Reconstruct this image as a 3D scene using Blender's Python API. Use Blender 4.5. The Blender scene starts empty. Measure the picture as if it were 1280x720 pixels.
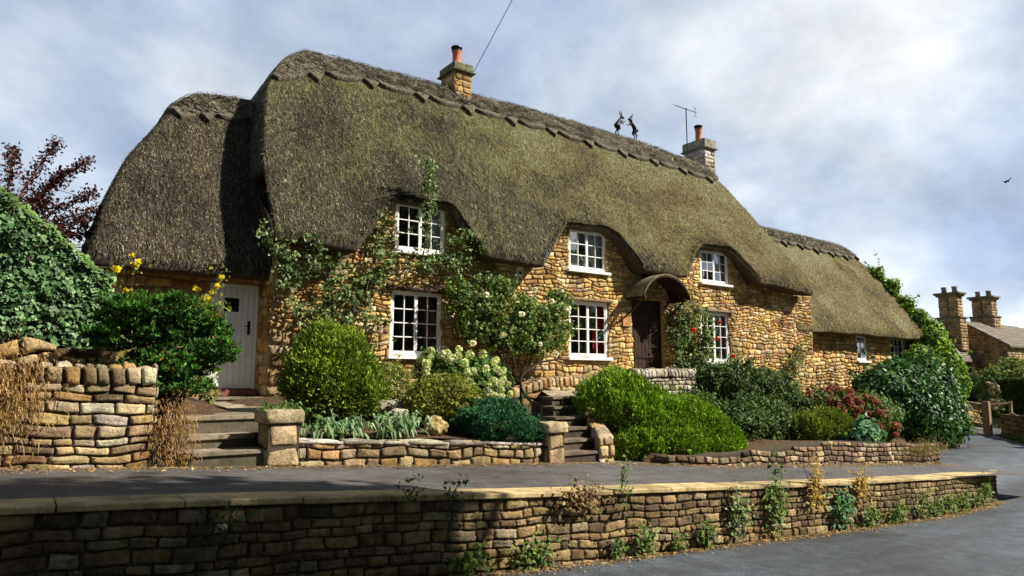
import bpy, bmesh, math, random
import numpy as np
from mathutils import Vector, Matrix, Quaternion
random.seed(7); RNG = np.random.default_rng(7)
S = bpy.context.scene
COL = S.collection
R = math.radians
# World axes: X runs along the cottage front, Y runs from the street into the house, Z up. The lane falls 6% along +X.

# ------------------------------------------------------------------ materials
def new_mat(name):
    m = bpy.data.materials.new(name); m.use_nodes = True
    nt = m.node_tree; b = nt.nodes['Principled BSDF']
    b.inputs['Specular IOR Level'].default_value = 0.25
    return m, nt, b
def nd(nt, t, **k):
    n = nt.nodes.new(t)
    for a, v in k.items():
        if a.startswith('i_'): n.inputs[a[2:].replace('_', ' ')].default_value = v
        else: setattr(n, a, v)
    return n
def ramp(nt, fac, stops):
    r = nd(nt, 'ShaderNodeValToRGB'); e = r.color_ramp.elements
    while len(e) < len(stops): e.new(0.5)
    for q, (p, c) in zip(e, stops):
        q.position = p; q.color = (c[0], c[1], c[2], 1) if isinstance(c, (tuple, list)) else (c, c, c, 1)
    nt.links.new(fac, r.inputs[0]); return r.outputs[0]
def mixc(nt, a, b, fac, mode='MIX'):
    m = nd(nt, 'ShaderNodeMix', data_type='RGBA', blend_type=mode)
    for s, v in ((0, fac), (6, a), (7, b)):
        if hasattr(v, 'is_linked') or hasattr(v, 'links'): nt.links.new(v, m.inputs[s])
        elif s == 0: m.inputs[0].default_value = v
        else: m.inputs[s].default_value = (v[0], v[1], v[2], 1)
    return m.outputs[2]
def noise(nt, scale, detail=4, rough=.6, vec=None, stretch=None):
    tc = nd(nt, 'ShaderNodeNewGeometry')
    n = nd(nt, 'ShaderNodeTexNoise'); n.inputs['Scale'].default_value = scale
    n.inputs['Detail'].default_value = detail; n.inputs['Roughness'].default_value = rough
    src = tc.outputs['Position']
    if stretch:
        mp = nd(nt, 'ShaderNodeMapping'); mp.inputs['Scale'].default_value = stretch
        nt.links.new(src, mp.inputs[0]); src = mp.outputs[0]
    nt.links.new(src, n.inputs['Vector'])
    return n.outputs['Fac']
def bump(nt, b, h, strength, dist):
    bp = nd(nt, 'ShaderNodeBump'); bp.inputs['Strength'].default_value = strength
    bp.inputs['Distance'].default_value = dist
    nt.links.new(h, bp.inputs['Height']); nt.links.new(bp.outputs[0], b.inputs['Normal'])
def attr_col(nt):
    a = nd(nt, 'ShaderNodeAttribute', attribute_name='Col'); return a.outputs['Color']
def stone_mat(name, lich=(.42, .38, .28), lo=.45, hi=1.35, bs=28, bd=.02, lichen=.62, moss=None):
    m, nt, b = new_mat(name)
    c = mixc(nt, attr_col(nt), ramp(nt, noise(nt, 9, 6, .7), [(.3, lo), (.7, hi)]), 1.0, 'MULTIPLY')
    c = mixc(nt, c, lich, ramp(nt, noise(nt, 22, 5, .7), [(lichen, 0), (lichen + .1, .75)]))
    c = mixc(nt, c, ramp(nt, noise(nt, 1, 6, .7, stretch=(2.2, 2.2, 1.2)), [(.36, .5), (.6, 1.25)]), 1, 'MULTIPLY')
    if moss: c = mixc(nt, c, moss[0], ramp(nt, noise(nt, moss[1], 5, .65), [(moss[2], 0), (moss[2] + .1, .85)]))
    c = mixc(nt, c, (.03, .025, .02), ramp(nt, noise(nt, 55, 4, .7), [(.32, .75), (.44, 0)]))
    nt.links.new(c, b.inputs['Base Color']); b.inputs['Roughness'].default_value = .93
    bump(nt, b, noise(nt, bs, 8, .72), 1.0, bd)
    return m
def plain(name, col, rough=.6, metal=0, var=.25, scale=12, bd=0, bs=40, spec=None):
    m, nt, b = new_mat(name)
    c = mixc(nt, col, ramp(nt, noise(nt, scale, 5), [(.3, 1 - var), (.7, 1 + var)]), 1.0, 'MULTIPLY')
    nt.links.new(c, b.inputs['Base Color']); b.inputs['Roughness'].default_value = rough
    b.inputs['Metallic'].default_value = metal
    if spec is not None: b.inputs['Specular IOR Level'].default_value = spec
    if bd: bump(nt, b, noise(nt, bs, 6), 1, bd)
    return m
def leaf_mat(name, rough=.6, trans=.3, spec=.18):
    m, nt, b = new_mat(name)
    c = mixc(nt, attr_col(nt), ramp(nt, noise(nt, 2.2, 4), [(.3, .6), (.7, 1.3)]), 1.0, 'MULTIPLY')
    nt.links.new(c, b.inputs['Base Color']); b.inputs['Roughness'].default_value = rough
    b.inputs['Specular IOR Level'].default_value = spec
    tr = nd(nt, 'ShaderNodeBsdfTranslucent'); nt.links.new(mixc(nt, c, (1.1, 1.15, .55), 1, 'MULTIPLY'), tr.inputs[0])
    mx = nd(nt, 'ShaderNodeMixShader'); mx.inputs[0].default_value = trans
    nt.links.new(b.outputs[0], mx.inputs[1]); nt.links.new(tr.outputs[0], mx.inputs[2])
    nt.links.new(mx.outputs[0], nt.nodes['Material Output'].inputs[0])
    return m
def thatch_mat(name, moss_amt=.5):
    m, nt, b = new_mat(name)
    c = attr_col(nt)
    # streaks down the slope
    c = mixc(nt, c, ramp(nt, noise(nt, 1, 6, .75, stretch=(22, 5, 4)), [(.32, .3), (.5, .9), (.68, 2.1)]), 1, 'MULTIPLY')
    c = mixc(nt, c, ramp(nt, noise(nt, 1, 6, .65, stretch=(1.5, .35, .3)), [(.3, .45), (.55, 1.1), (.7, 1.35)]), 1, 'MULTIPLY')
    # broad weathering: brown-black old straw against ochre and yellow-green growth
    gx = nd(nt, 'ShaderNodeNewGeometry'); sx = nd(nt, 'ShaderNodeSeparateXYZ'); nt.links.new(gx.outputs['Position'], sx.inputs[0])
    mr = nd(nt, 'ShaderNodeMapRange'); mr.inputs[1].default_value = 4; mr.inputs[2].default_value = 22
    mr.inputs[3].default_value = -.10; mr.inputs[4].default_value = .2; nt.links.new(sx.outputs[0], mr.inputs[0])
    mz = nd(nt, 'ShaderNodeMapRange'); mz.inputs[1].default_value = 5; mz.inputs[2].default_value = 9.5
    mz.inputs[3].default_value = -.12; mz.inputs[4].default_value = .12; nt.links.new(sx.outputs[2], mz.inputs[0])
    ad = nd(nt, 'ShaderNodeMath', operation='ADD'); nt.links.new(mr.outputs[0], ad.inputs[0]); nt.links.new(mz.outputs[0], ad.inputs[1])
    ad2 = nd(nt, 'ShaderNodeMath', operation='ADD'); nt.links.new(ad.outputs[0], ad2.inputs[0])
    nt.links.new(noise(nt, .55, 5, .6), ad2.inputs[1])
    sc = nd(nt, 'ShaderNodeMath', operation='MULTIPLY_ADD'); nt.links.new(ad2.outputs[0], sc.inputs[0]); sc.inputs[1].default_value = .75; sc.inputs[2].default_value = -.375
    def mot(scale, stretch, lo, hi, amt, off=0.):
        q = nd(nt, 'ShaderNodeMath', operation='ADD'); nt.links.new(noise(nt, scale, 5, .75, stretch=stretch), q.inputs[0]); nt.links.new(sc.outputs[0], q.inputs[1])
        return ramp(nt, q.outputs[0], [(lo, 0), (hi, amt)])
    tan = ramp(nt, mr.outputs[0], [(0, (.25, .245, .09)), (.12, (.3, .23, .085))])
    c = mixc(nt, c, tan, mot(9, (1.5, .6, .55), .45, .57, moss_amt))
    c = mixc(nt, c, (.36, .38, .23), mot(20, (1.4, .8, .75), .58, .68, .6))
    c = mixc(nt, c, (.012, .01, .009), ramp(nt, noise(nt, 17, 4, .7, stretch=(1.7, .8, .7)), [(.38, .9), (.5, 0)]))
    nt.links.new(c, b.inputs['Base Color']); b.inputs['Roughness'].default_value = .95
    bump(nt, b, noise(nt, 1, 6, .75, stretch=(34, 9, 8)), 1, .09)
    return m
M = {}
M['stone_house'] = stone_mat('ochre_rubble_stone', lich=(.66, .5, .26), lo=.6, hi=1.3, bd=.05, lichen=.64)
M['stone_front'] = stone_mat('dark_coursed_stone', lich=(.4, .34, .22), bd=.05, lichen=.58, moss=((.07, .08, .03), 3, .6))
M['stone_garden'] = stone_mat('pale_garden_stone', lich=(.58, .52, .38), bd=.05)
M['mortar'] = plain('lime_mortar', (.38, .27, .14), .95, bd=.02)
M['mortar_dark'] = plain('dark_joint_earth', (.06, .048, .034), .95, bd=.02)
M['thatch'] = thatch_mat('weathered_thatch', .72); M['thatch_left'] = thatch_mat('old_dark_thatch', .65)
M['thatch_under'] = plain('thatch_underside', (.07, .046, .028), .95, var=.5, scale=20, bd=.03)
M['white'] = plain('white_gloss_paint', (.8, .8, .78), .35, var=.06)
M['door_white'] = plain('pale_door_paint', (.86, .9, .92), .4, var=.06, scale=5)
M['dark_wood'] = plain('dark_oak', (.03, .014, .009), .55, var=.6, scale=6, bd=.004, bs=60)
M['wood'] = plain('weathered_wood', (.24, .17, .10), .8, var=.4, bd=.004, bs=60)
M['pale_wood'] = plain('pale_gate_wood', (.42, .33, .2), .8, var=.3)
M['iron'] = plain('black_iron', (.015, .015, .016), .45, .4)
M['lead'] = stone_mat('mossy_lead', lich=(.3, .25, .08), lo=.7, hi=1.2, bd=.004, lichen=.48)
M['terracotta'] = plain('terracotta', (.42, .13, .05), .7, var=.35, scale=9)
M['cap_stone'] = stone_mat('lichened_cap', lich=(.33, .33, .14), bd=.01, moss=((.06, .08, .03), 9, .55))
M['coping'] = stone_mat('wall_coping_stone', lich=(.34, .25, .1), lo=.75, hi=1.2, bd=.004, lichen=.6)
M['step'] = stone_mat('worn_step_stone', lich=(.2, .18, .12), lo=.7, hi=1.2, bd=.006, moss=((.06, .07, .025), 5, .55))
M['soil'] = plain('garden_soil', (.075, .045, .025), .98, var=.6, scale=8, bd=.05, bs=14)
M['leaf'] = leaf_mat('leaf'); M['needle'] = leaf_mat('needle_leaf', .7, .2, .15); M['gloss_leaf'] = leaf_mat('glossy_leaf', .5, .18, .25)
M['petal'] = leaf_mat('petal', .7, .35, .1)
M['bark'] = plain('bark', (.09, .06, .04), .95, var=.5, scale=20, bd=.02)
m, nt, b = new_mat('stone_slates'); g_ = nd(nt, 'ShaderNodeNewGeometry'); sp_ = nd(nt, 'ShaderNodeSeparateXYZ'); nt.links.new(g_.outputs[0], sp_.inputs[0]); cb_ = nd(nt, 'ShaderNodeCombineXYZ'); nt.links.new(sp_.outputs[0], cb_.inputs[0]); nt.links.new(sp_.outputs[2], cb_.inputs[1])
br_ = nd(nt, 'ShaderNodeTexBrick'); nt.links.new(cb_.outputs[0], br_.inputs[0]); br_.inputs['Color1'].default_value = (.13, .11, .09, 1); br_.inputs['Color2'].default_value = (.19, .16, .12, 1); br_.inputs['Mortar'].default_value = (.02, .018, .015, 1)
for k_, v_ in (('Scale', 1), ('Brick Width', .4), ('Row Height', .14), ('Mortar Size', .018), ('Bias', 0)): br_.inputs[k_].default_value = v_
nt.links.new(mixc(nt, br_.outputs[0], ramp(nt, noise(nt, 3, 6), [(.3, .6), (.7, 1.4)]), 1, 'MULTIPLY'), b.inputs['Base Color']); b.inputs['Roughness'].default_value = .85; bump(nt, b, br_.outputs['Fac'], -.6, .04); M['slate'] = m
M['curtain_red'] = plain('red_curtain', (.42, .02, .015), .9)
M['curtain_brown'] = plain('brown_curtain', (.16, .05, .04), .9)
M['curtain_grey'] = plain('net_curtain', (.42, .42, .46), .9)
M['plastic'] = plain('cream_plastic', (.7, .68, .6), .5, var=.05)
M['dark_room'] = plain('dark_room', (.05, .04, .035), .9)
def asphalt(name, base, patch, wet=.0):
    m, nt, b = new_mat(name)
    c = mixc(nt, base, ramp(nt, noise(nt, 48, 5, .9), [(.36, .35), (.5, .95), (.64, 2.1)]), 1, 'MULTIPLY')
    c = mixc(nt, c, ramp(nt, noise(nt, 4, 6, .7), [(.35, .7), (.65, 1.35)]), 1, 'MULTIPLY')
    c = mixc(nt, c, mixc(nt, c, tuple(q * 12 for q in patch), 1, 'MULTIPLY'), ramp(nt, noise(nt, .55, 8, .7, stretch=(.45, 1, 1)), [(.4, 0), (.6, .85)]))
    c = mixc(nt, c, (.02, .017, .016), ramp(nt, noise(nt, .8, 7, .7, stretch=(.35, 1, 1)), [(.32, .85), (.44, 0)]))
    c = mixc(nt, c, (.3, .28, .25), ramp(nt, noise(nt, 160, 2, .5), [(.68, 0), (.74, .8)]))
    nt.links.new(c, b.inputs['Base Color'])
    nt.links.new(ramp(nt, noise(nt, .7, 5, .6, stretch=(.4, 1, 1)), [(.38, .38), (.6, .8)]), b.inputs['Roughness'])
    b.inputs['Specular IOR Level'].default_value = .4
    bump(nt, b, noise(nt, 110, 4, .8), .9, .012)
    return m
M['asphalt'] = asphalt('road_asphalt', (.038, .042, .047), (.15, .17, .19))
M['asphalt_up'] = asphalt('footway_asphalt', (.07, .066, .066), (.12, .12, .12))
m, nt, b = new_mat('grassy_ground')
c = mixc(nt, (.06, .075, .02), (.1, .085, .03), ramp(nt, noise(nt, 1.4, 6), [(.4, 0), (.6, 1)]))
nt.links.new(c, b.inputs['Base Color']); b.inputs['Roughness'].default_value = .95; bump(nt, b, noise(nt, 12, 5), 1, .05)
M['ground'] = m
m, nt, b = new_mat('window_glass')                   # clear pane with a real sheen
tr = nd(nt, 'ShaderNodeBsdfTransparent'); gl = nd(nt, 'ShaderNodeBsdfGlossy'); gl.inputs['Roughness'].default_value = .03
fr = nd(nt, 'ShaderNodeFresnel'); fr.inputs[0].default_value = 1.5
wv = noise(nt, 3, 2); bp = nd(nt, 'ShaderNodeBump'); bp.inputs['Distance'].default_value = .01; bp.inputs['Strength'].default_value = .5
nt.links.new(wv, bp.inputs['Height']); nt.links.new(bp.outputs[0], gl.inputs['Normal'])
mx = nd(nt, 'ShaderNodeMixShader'); nt.links.new(fr.outputs[0], mx.inputs[0]); nt.links.new(tr.outputs[0], mx.inputs[1]); nt.links.new(gl.outputs[0], mx.inputs[2])
nt.links.new(mx.outputs[0], nt.nodes['Material Output'].inputs[0])
M['glass'] = m

# ------------------------------------------------------------------ object helpers
def tag(o, label=None, cat=None, group=None, kind=None):
    if label: o['label'] = label
    if cat: o['category'] = cat
    if group: o['group'] = group
    if kind: o['kind'] = kind
    return o
def empty(name, loc, label=None, cat=None, group=None, parent=None):
    o = bpy.data.objects.new(name, None); COL.objects.link(o); o.location = loc
    o.empty_display_size = .1
    return tag(o, label, cat, group)
def link(name, me, mats, parent=None, smooth=False):
    if not isinstance(mats, (list, tuple)): mats = [mats]
    for q in mats: me.materials.append(q)
    o = bpy.data.objects.new(name, me); COL.objects.link(o)
    if smooth: me.polygons.foreach_set('use_smooth', [True] * len(me.polygons))
    if parent:
        o.parent = parent; L = Vector((0, 0, 0)); p = parent
        while p: L += p.location if not p.get('_w') else Vector((0, 0, 0)); p = p.parent
        o.matrix_parent_inverse = Matrix.Translation(-parent_world(parent))
    return o
def parent_world(p):
    return Vector(p.location) if p.parent is None else (Vector(p.location) if p.type != 'EMPTY' else Vector(p.location))
def link_child(o, parent):
    o.parent = parent; o.matrix_parent_inverse = Matrix.Translation(-parent_world(parent))
def np_mesh(name, V, F, C=None):
    """V (n,3), F (m,k) all the same k, C (n,3) point colours"""
    V = np.asarray(V, np.float32); F = np.asarray(F, np.int32)
    me = bpy.data.meshes.new(name); k = F.shape[1]
    me.vertices.add(len(V)); me.vertices.foreach_set('co', V.ravel())
    me.loops.add(F.size); me.loops.foreach_set('vertex_index', F.ravel())
    me.polygons.add(len(F)); me.polygons.foreach_set('loop_start', np.arange(0, F.size, k, dtype=np.int32))
    try: me.polygons.foreach_set('loop_total', np.full(len(F), k, np.int32))
    except Exception: pass
    if C is not None:
        a = me.color_attributes.new('Col', 'FLOAT_COLOR', 'POINT')
        a.data.foreach_set('color', np.hstack([np.asarray(C, np.float32), np.ones((len(V), 1), np.float32)]).ravel())
    me.update(calc_edges=True); me.validate()
    return me
class MB:
    """collects quads for one mesh"""
    def __init__(s): s.v = []; s.f = []; s.c = []; s.mi = []
    def add(s, vs, fs, c=(.3, .3, .3), mi=0):
        o = len(s.v); s.v += [tuple(v) for v in vs]; s.f += [tuple(o + i for i in f) for f in fs]
        s.c += [c] * len(vs); s.mi += [mi] * len(fs)
    def box(s, x0, x1, y0, y1, z0, z1, c=(.3, .3, .3), mi=0, bev=0):
        if bev:
            bm = bmesh.new(); bmesh.ops.create_cube(bm, size=1)
            for v in bm.verts: v.co = Vector(((x0 + x1) / 2 + v.co.x * (x1 - x0), (y0 + y1) / 2 + v.co.y * (y1 - y0), (z0 + z1) / 2 + v.co.z * (z1 - z0)))
            bmesh.ops.bevel(bm, geom=bm.edges[:], offset=bev, segments=2, affect='EDGES')
            bm.verts.index_update()
            s.add([v.co[:] for v in bm.verts], [[v.index for v in f.verts] for f in bm.faces], c, mi); bm.free(); return
        vs = [(x, y, z) for x in (x0, x1) for y in (y0, y1) for z in (z0, z1)]
        s.add(vs, [(0, 1, 3, 2), (4, 6, 7, 5), (0, 4, 5, 1), (2, 3, 7, 6), (0, 2, 6, 4), (1, 5, 7, 3)], c, mi)
    def prism(s, poly, a, b, axis, c=(.3, .3, .3), mi=0):
        """poly 2D in the two other axes, extruded from a to b along axis"""
        def P(p, q): l = list(p); l.insert(axis, q); return tuple(l)
        n = len(poly); vs = [P(p, a) for p in poly] + [P(p, b) for p in poly]
        s.add(vs, [tuple(range(n)), tuple(range(2 * n - 1, n - 1, -1))] + [(i, (i + 1) % n + 0 if False else (i + 1) % n, (i + 1) % n + n, i + n) for i in range(n)], c, mi)
    def tube(s, pts, r, n=8, c=(.1, .1, .1), mi=0, cap=True):
        pts = [Vector(p) for p in pts]; rs = r if isinstance(r, (list, tuple)) else [r] * len(pts)
        vs = []; up = None
        for i, p in enumerate(pts):
            d = (pts[min(i + 1, len(pts) - 1)] - pts[max(i - 1, 0)]).normalized()
            if up is None: up = d.orthogonal().normalized()
            up = (up - d * up.dot(d)); up = up.normalized() if up.length > 1e-6 else d.orthogonal().normalized()
            sd = d.cross(up)
            for k in range(n):
                a = 2 * math.pi * k / n; vs.append(p + (up * math.cos(a) + sd * math.sin(a)) * rs[i])
        fs = [(i * n + k, i * n + (k + 1) % n, (i + 1) * n + (k + 1) % n, (i + 1) * n + k) for i in range(len(pts) - 1) for k in range(n)]
        if cap: fs += [tuple(range(n - 1, -1, -1)), tuple(range((len(pts) - 1) * n, len(pts) * n))]
        s.add(vs, fs, c, mi)
    def build(s, name, mats, parent=None, smooth=False, bevel=0):
        me = bpy.data.meshes.new(name); me.from_pydata(s.v, [], s.f); me.update()
        bm = bmesh.new(); bm.from_mesh(me); bmesh.ops.recalc_face_normals(bm, faces=bm.faces); bm.to_mesh(me); bm.free()
        a = me.color_attributes.new('Col', 'FLOAT_COLOR', 'POINT')
        a.data.foreach_set('color', [q for c in s.c for q in (c[0], c[1], c[2], 1)])
        me.polygons.foreach_set('material_index', s.mi)
        o = link(name, me, mats, parent, smooth)
        if bevel:
            md = o.modifiers.new('b', 'BEVEL'); md.width = bevel; md.segments = 2; md.limit_method = 'ANGLE'
        return o
def fnoise(P, f, seed=0.):
    """cheap smooth vector noise in -1..1"""
    x, y, z = P[..., 0] * f + seed * 1.7, P[..., 1] * f + seed * 2.3, P[..., 2] * f - seed
    return (np.sin(x * 1.0 + 1.3 * np.sin(y * 1.1 + seed)) + np.sin(y * 1.3 + 1.7 * np.sin(z * .9)) + np.sin(z * 1.2 + 1.5 * np.sin(x * 1.15 + 2))
            + .5 * np.sin(x * 2.3 + y * 1.9) + .5 * np.sin(z * 2.6 - y * 2.1)) / 4
# ------------------------------------------------------------------ heights
def captop(x): return np.interp(x, [-30, 0, 1.07, 2.47, 4.37, 6.8, 10.5, 12.7, 16, 19, 20], [2.6, .79, .725, .63, .49, .32, .07, -.07, -.28, -.5, -.56])
def zp(s): return .748 - .06 * s                                      # upper footway
def zr(s): return np.interp(s, [-60, 14, 18, 23, 27, 31, 60], [3.6, -.84, -1.02, -.92, -.75, -.62, -.3])
def zu(s): return np.interp(s, [-60, 17, 19.2, 24, 28, 31, 45, 60], [4.35, -.3, -.5, -.66, -.66, -.6, .1, .6])
def sst(x, a, b): q = np.clip((x - a) / (b - a), 0, 1); return q * q * (3 - 2 * q)
def hroad(s, t): return zr(s) + (zu(s) - zr(s)) * sst(t, 7.1, 8.7) * sst(s, 15, 18.0)
def hgarden(s, t):
    f = np.interp(s, [-6, 1.2, 1.5, 2.7, 3, 7, 7.6, 9.9, 12, 14, 18, 22, 33], [1.62, 1.6, 1.1, 1.1, .92, .66, .5, .27, .29, .31, .03, -.2, -.6])
    r = np.interp(s, [-6, 1.2, 3, 4.5, 8, 12, 15, 18, 24, 33], [1.7, 1.66, 1.15, 1.35, 1.35, 1.3, 1.3, .9, .3, -.3])
    return f + (r - f) * sst(t, 8.9, 12.8)
def sheet(name, xs, ys, fn, mat, kind='structure', parent=None, smooth=True, y0=None):
    X, Y = np.meshgrid(xs, ys, indexing='ij')
    if y0 is not None: Y = y0(X) + (Y - ys[0]) * (ys[-1] - y0(X)) / (ys[-1] - ys[0])
    Z = fn(X, Y)
    V = np.stack([X, Y, Z], -1).reshape(-1, 3); ny = len(ys)
    i, j = np.meshgrid(np.arange(len(xs) - 1), np.arange(ny - 1), indexing='ij'); a = (i * ny + j).ravel()
    F = np.stack([a, a + ny, a + ny + 1, a + 1], -1)
    o = link(name, np_mesh(name, V, F), mat, parent, smooth)
    if kind: o['kind'] = kind
    return o
def lumps(X, Y, f, a): return a * fnoise(np.stack([X, Y, X * 0], -1), f, 3)
gx = np.concatenate([[-900, -300, -120, -60, -30], np.arange(-20, 62, 1.0), [70, 90, 130, 300, 900]])
gy = np.concatenate([[-900, -300, -100, -40], np.arange(-20, 60, 1.0), [70, 90, 130, 300, 900]])
def hground(X, Y):
    z = hroad(np.clip(X, -30, 60), Y) - .12
    far = sst(Y, 12, 30) * sst(X, 26, 45)
    z = z * (1 - far) + .9 * far
    z = z + sst(Y, 25, 60) * .8
    return z
sheet('ground', gx, gy, hground, M['ground'])
sheet('road', np.concatenate([np.arange(-30, 15, 1.5), np.arange(15, 34.1, .4)]), np.concatenate([np.arange(-6, 5.9, 1.0), np.arange(5.9, 15.3, .3)]),
      lambda X, Y: np.where((X < 18.5) & (Y > 6.1), zr(X) , hroad(X, Y)) + lumps(X, Y, .9, .012), M['asphalt'])
def hpave(X, Y):
    k = sst(Y, 6.2, 8.4) * (1 - .6 * sst(X, 17, 19))
    return (captop(X) - .012) * (1 - k) + zp(X) * k + lumps(X, Y, 1.1, .006)
sheet('footway', np.concatenate([np.arange(-14, 18.9, .35), [19.0, 19.12]]), np.arange(6.1, 8.95, .2), hpave, M['asphalt_up'])
def hbed(X, Y):
    z = hgarden(X, Y) + lumps(X, Y, 4, .03)
    # sunken stairwells of the two flights
    well = ((X > 1.55) & (X < 2.7) & (Y < 9.7)) | ((X > 7.1) & (X < 8.9) & (Y < 10.5)) | ((X > 7.1) & (X < 12.4) & (Y < 8.4) & (X < 9.08))
    z = np.where(well, np.minimum(z, zp(X) - .03), z)
    ed = np.interp(X, [17.95, 18.1, 19, 22, 27, 31, 33], [7.9, 8.8, 9.4, 10.0, 10.9, 12.6, 14.4]); h = hroad(X, Y)
    w = sst(Y, ed, ed + 1.6)
    return np.where(X > 17.9, np.where(Y < ed, h - .12, h + .02 + (np.maximum(z, h + .1) - h) * w), z)
sheet('garden_soil', np.arange(-6, 32.6, .2), np.arange(8.55, 14.6, .12), hbed, M['soil'], y0=lambda X: np.interp(X, [7.0, 7.3, 8.8, 9.0, 10.0, 18.0, 18.3], [8.9, 8.55, 8.5, 8.38, 8.12, 8.02, 8.5]))

# ------------------------------------------------------------------ masonry
def masonry(mapf, u0, u1, v0, v1, hr, wr, depth, pal, seed, joint=.009, res=(9, 7), holes=(), top=None, bot=None, warp=.03, rough=.35, stagger=True):
    """individual stones in courses; mapf(u,v,d)->xyz arrays. Returns V,F,C"""
    rg = random.Random(seed); Vs, Fs, Cs = [], [], []; off = 0
    na, nb = res; gl = lambda n: np.concatenate([[-1], np.linspace(-.93, .93, n - 2), [1]])
    A, B = np.meshgrid(gl(na), gl(nb), indexing='ij')
    i, j = np.meshgrid(np.arange(na - 1), np.arange(nb - 1), indexing='ij'); q = (i * nb + j).ravel()
    Fb = np.stack([q, q + nb, q + nb + 1, q + 1], -1)
    prof = (1 - np.abs(A) ** 22) * (1 - np.abs(B) ** 22)
    v = v0
    while v < v1 - .03:
        h = rg.uniform(*hr); h = min(h, v1 - v)
        if v1 - v - h < hr[0] * .6: h = v1 - v
        u = u0 - rg.uniform(0, wr[1] * .5) if stagger else u0
        while u < u1:
            w = rg.uniform(*wr) * (.75 + .5 * h / hr[1])
            a, bb = max(u, u0), min(u + w, u1); u += w
            if bb - a < .04: continue
            segs = [(a, bb, v, v + h)]
            for (hx0, hx1, hz0, hz1) in holes:
                ns = []
                for (x0, x1, z0, z1) in segs:
                    if x1 <= hx0 or x0 >= hx1 or z1 <= hz0 or z0 >= hz1: ns.append((x0, x1, z0, z1)); continue
                    if x0 < hx0 - .03: ns.append((x0, hx0, z0, z1))
                    if x1 > hx1 + .03: ns.append((hx1, x1, z0, z1))
                    m0, m1 = max(x0, hx0), min(x1, hx1)
                    if z0 < hz0 - .03 and m1 - m0 > .04: ns.append((m0, m1, z0, hz0))
                    if z1 > hz1 + .03 and m1 - m0 > .04: ns.append((m0, m1, hz1, z1))
                segs = ns
            for (x0, x1, z0, z1) in segs:
                cu = (x0 + x1) / 2
                if top is not None and (z0 + z1) / 2 > top(cu): continue
                if bot is not None and z1 < bot(cu): continue
                hw, hh = (x1 - x0) / 2 - joint / 2, (z1 - z0) / 2 - joint / 2
                if hw < .015 or hh < .012: continue
                ph = rg.uniform(0, 50)
                P3 = np.stack([A * 1.7 + ph, B * 1.7 - ph, A * B + ph], -1)
                n1 = fnoise(P3, 1.3, ph); n2 = fnoise(P3, 4.1, ph + 5); n1 = n1 + .6 * np.abs(fnoise(P3, 2.7, ph + 9)) - .2
                rr = 1 - (.01 + .03 * rg.random()) * (A * A * B * B) ** 1.5      # rounded corners
                q4 = [[rg.uniform(-.3, .1) * min(hw, hh) for _ in range(4)] for _ in (0, 1)]
                bl = [(1 - A) * (1 - B) / 4, (1 + A) * (1 - B) / 4, (1 - A) * (1 + B) / 4, (1 + A) * (1 + B) / 4]
                U = cu + A * hw * rr + np.sign(A) * sum(b * q for b, q in zip(bl, q4[0])) * np.abs(A) + n2 * .007 * (np.abs(A) > .9)
                W = (z0 + z1) / 2 + B * hh * rr + np.sign(B) * sum(b * q for b, q in zip(bl, q4[1])) * np.abs(B) + n2 * .006 * (np.abs(B) > .9)
                fac = np.minimum.reduce([rg.uniform(.8, 1.15) + rg.uniform(-.55, .55) * A + rg.uniform(-.45, .45) * B for _ in range(4)])
                wu = warp * (.9 * np.sin(U * 2.9 + 2.1 * np.sin(W * 2.3)) + .45 * np.sin(W * 11 + U * 3)); wv = warp * (np.sin(U * 3.7 + 1.9 * np.sin(W * 3.1 + U)) + .5 * np.sin(U * 10.3 + 2 * np.sin(W * 6)))
                pr = rg.uniform(.6, 1.2)
                D = depth * (prof * pr * (.35 + fac * .8 + rough * .25 * n1 + rough * .3 * n2 + rough * .4 * fnoise(P3, 8.3, ph + 2)) - .25 * (prof < .01))
                c = np.array(rg.choices([p[0] for p in pal], [p[1] for p in pal])[0]) * rg.uniform(.68, 1.28) * np.array([1, rg.uniform(.94, 1.06), rg.uniform(.85, 1.15)])
                V = mapf(U + wu, W + wv, D); V = np.stack(V, -1).reshape(-1, 3)
                Vs.append(V); Fs.append(Fb + off); Cs.append(np.tile(c, (len(V), 1))); off += len(V)
        v += h
    return np.vstack(Vs), np.vstack(Fs), np.vstack(Cs)
def join(*parts):
    off = 0; V, F, C = [], [], []
    for v, f, c in parts: V.append(v); F.append(f + off); C.append(c); off += len(v)
    return np.vstack(V), np.vstack(F), np.vstack(C)
def stones(name, data, mat, parent): return link(name, np_mesh(name, *data), mat, parent, False)
OCH = [((.62, .41, .15), 5), ((.68, .49, .21), 4), ((.52, .31, .1), 3), ((.68, .55, .32), 2.5), ((.38, .24, .12), 1.2), ((.55, .29, .11), 1)]
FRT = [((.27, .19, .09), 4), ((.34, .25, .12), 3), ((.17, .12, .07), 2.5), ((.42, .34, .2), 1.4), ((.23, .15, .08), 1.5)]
GAR = [((.46, .34, .17), 4), ((.52, .42, .25), 3), ((.44, .27, .11), 2.4), ((.33, .24, .14), 2), ((.56, .5, .36), 1)]
PAL = [((.5, .46, .38), 3), ((.58, .54, .46), 2), ((.4, .35, .27), 2)]

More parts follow.
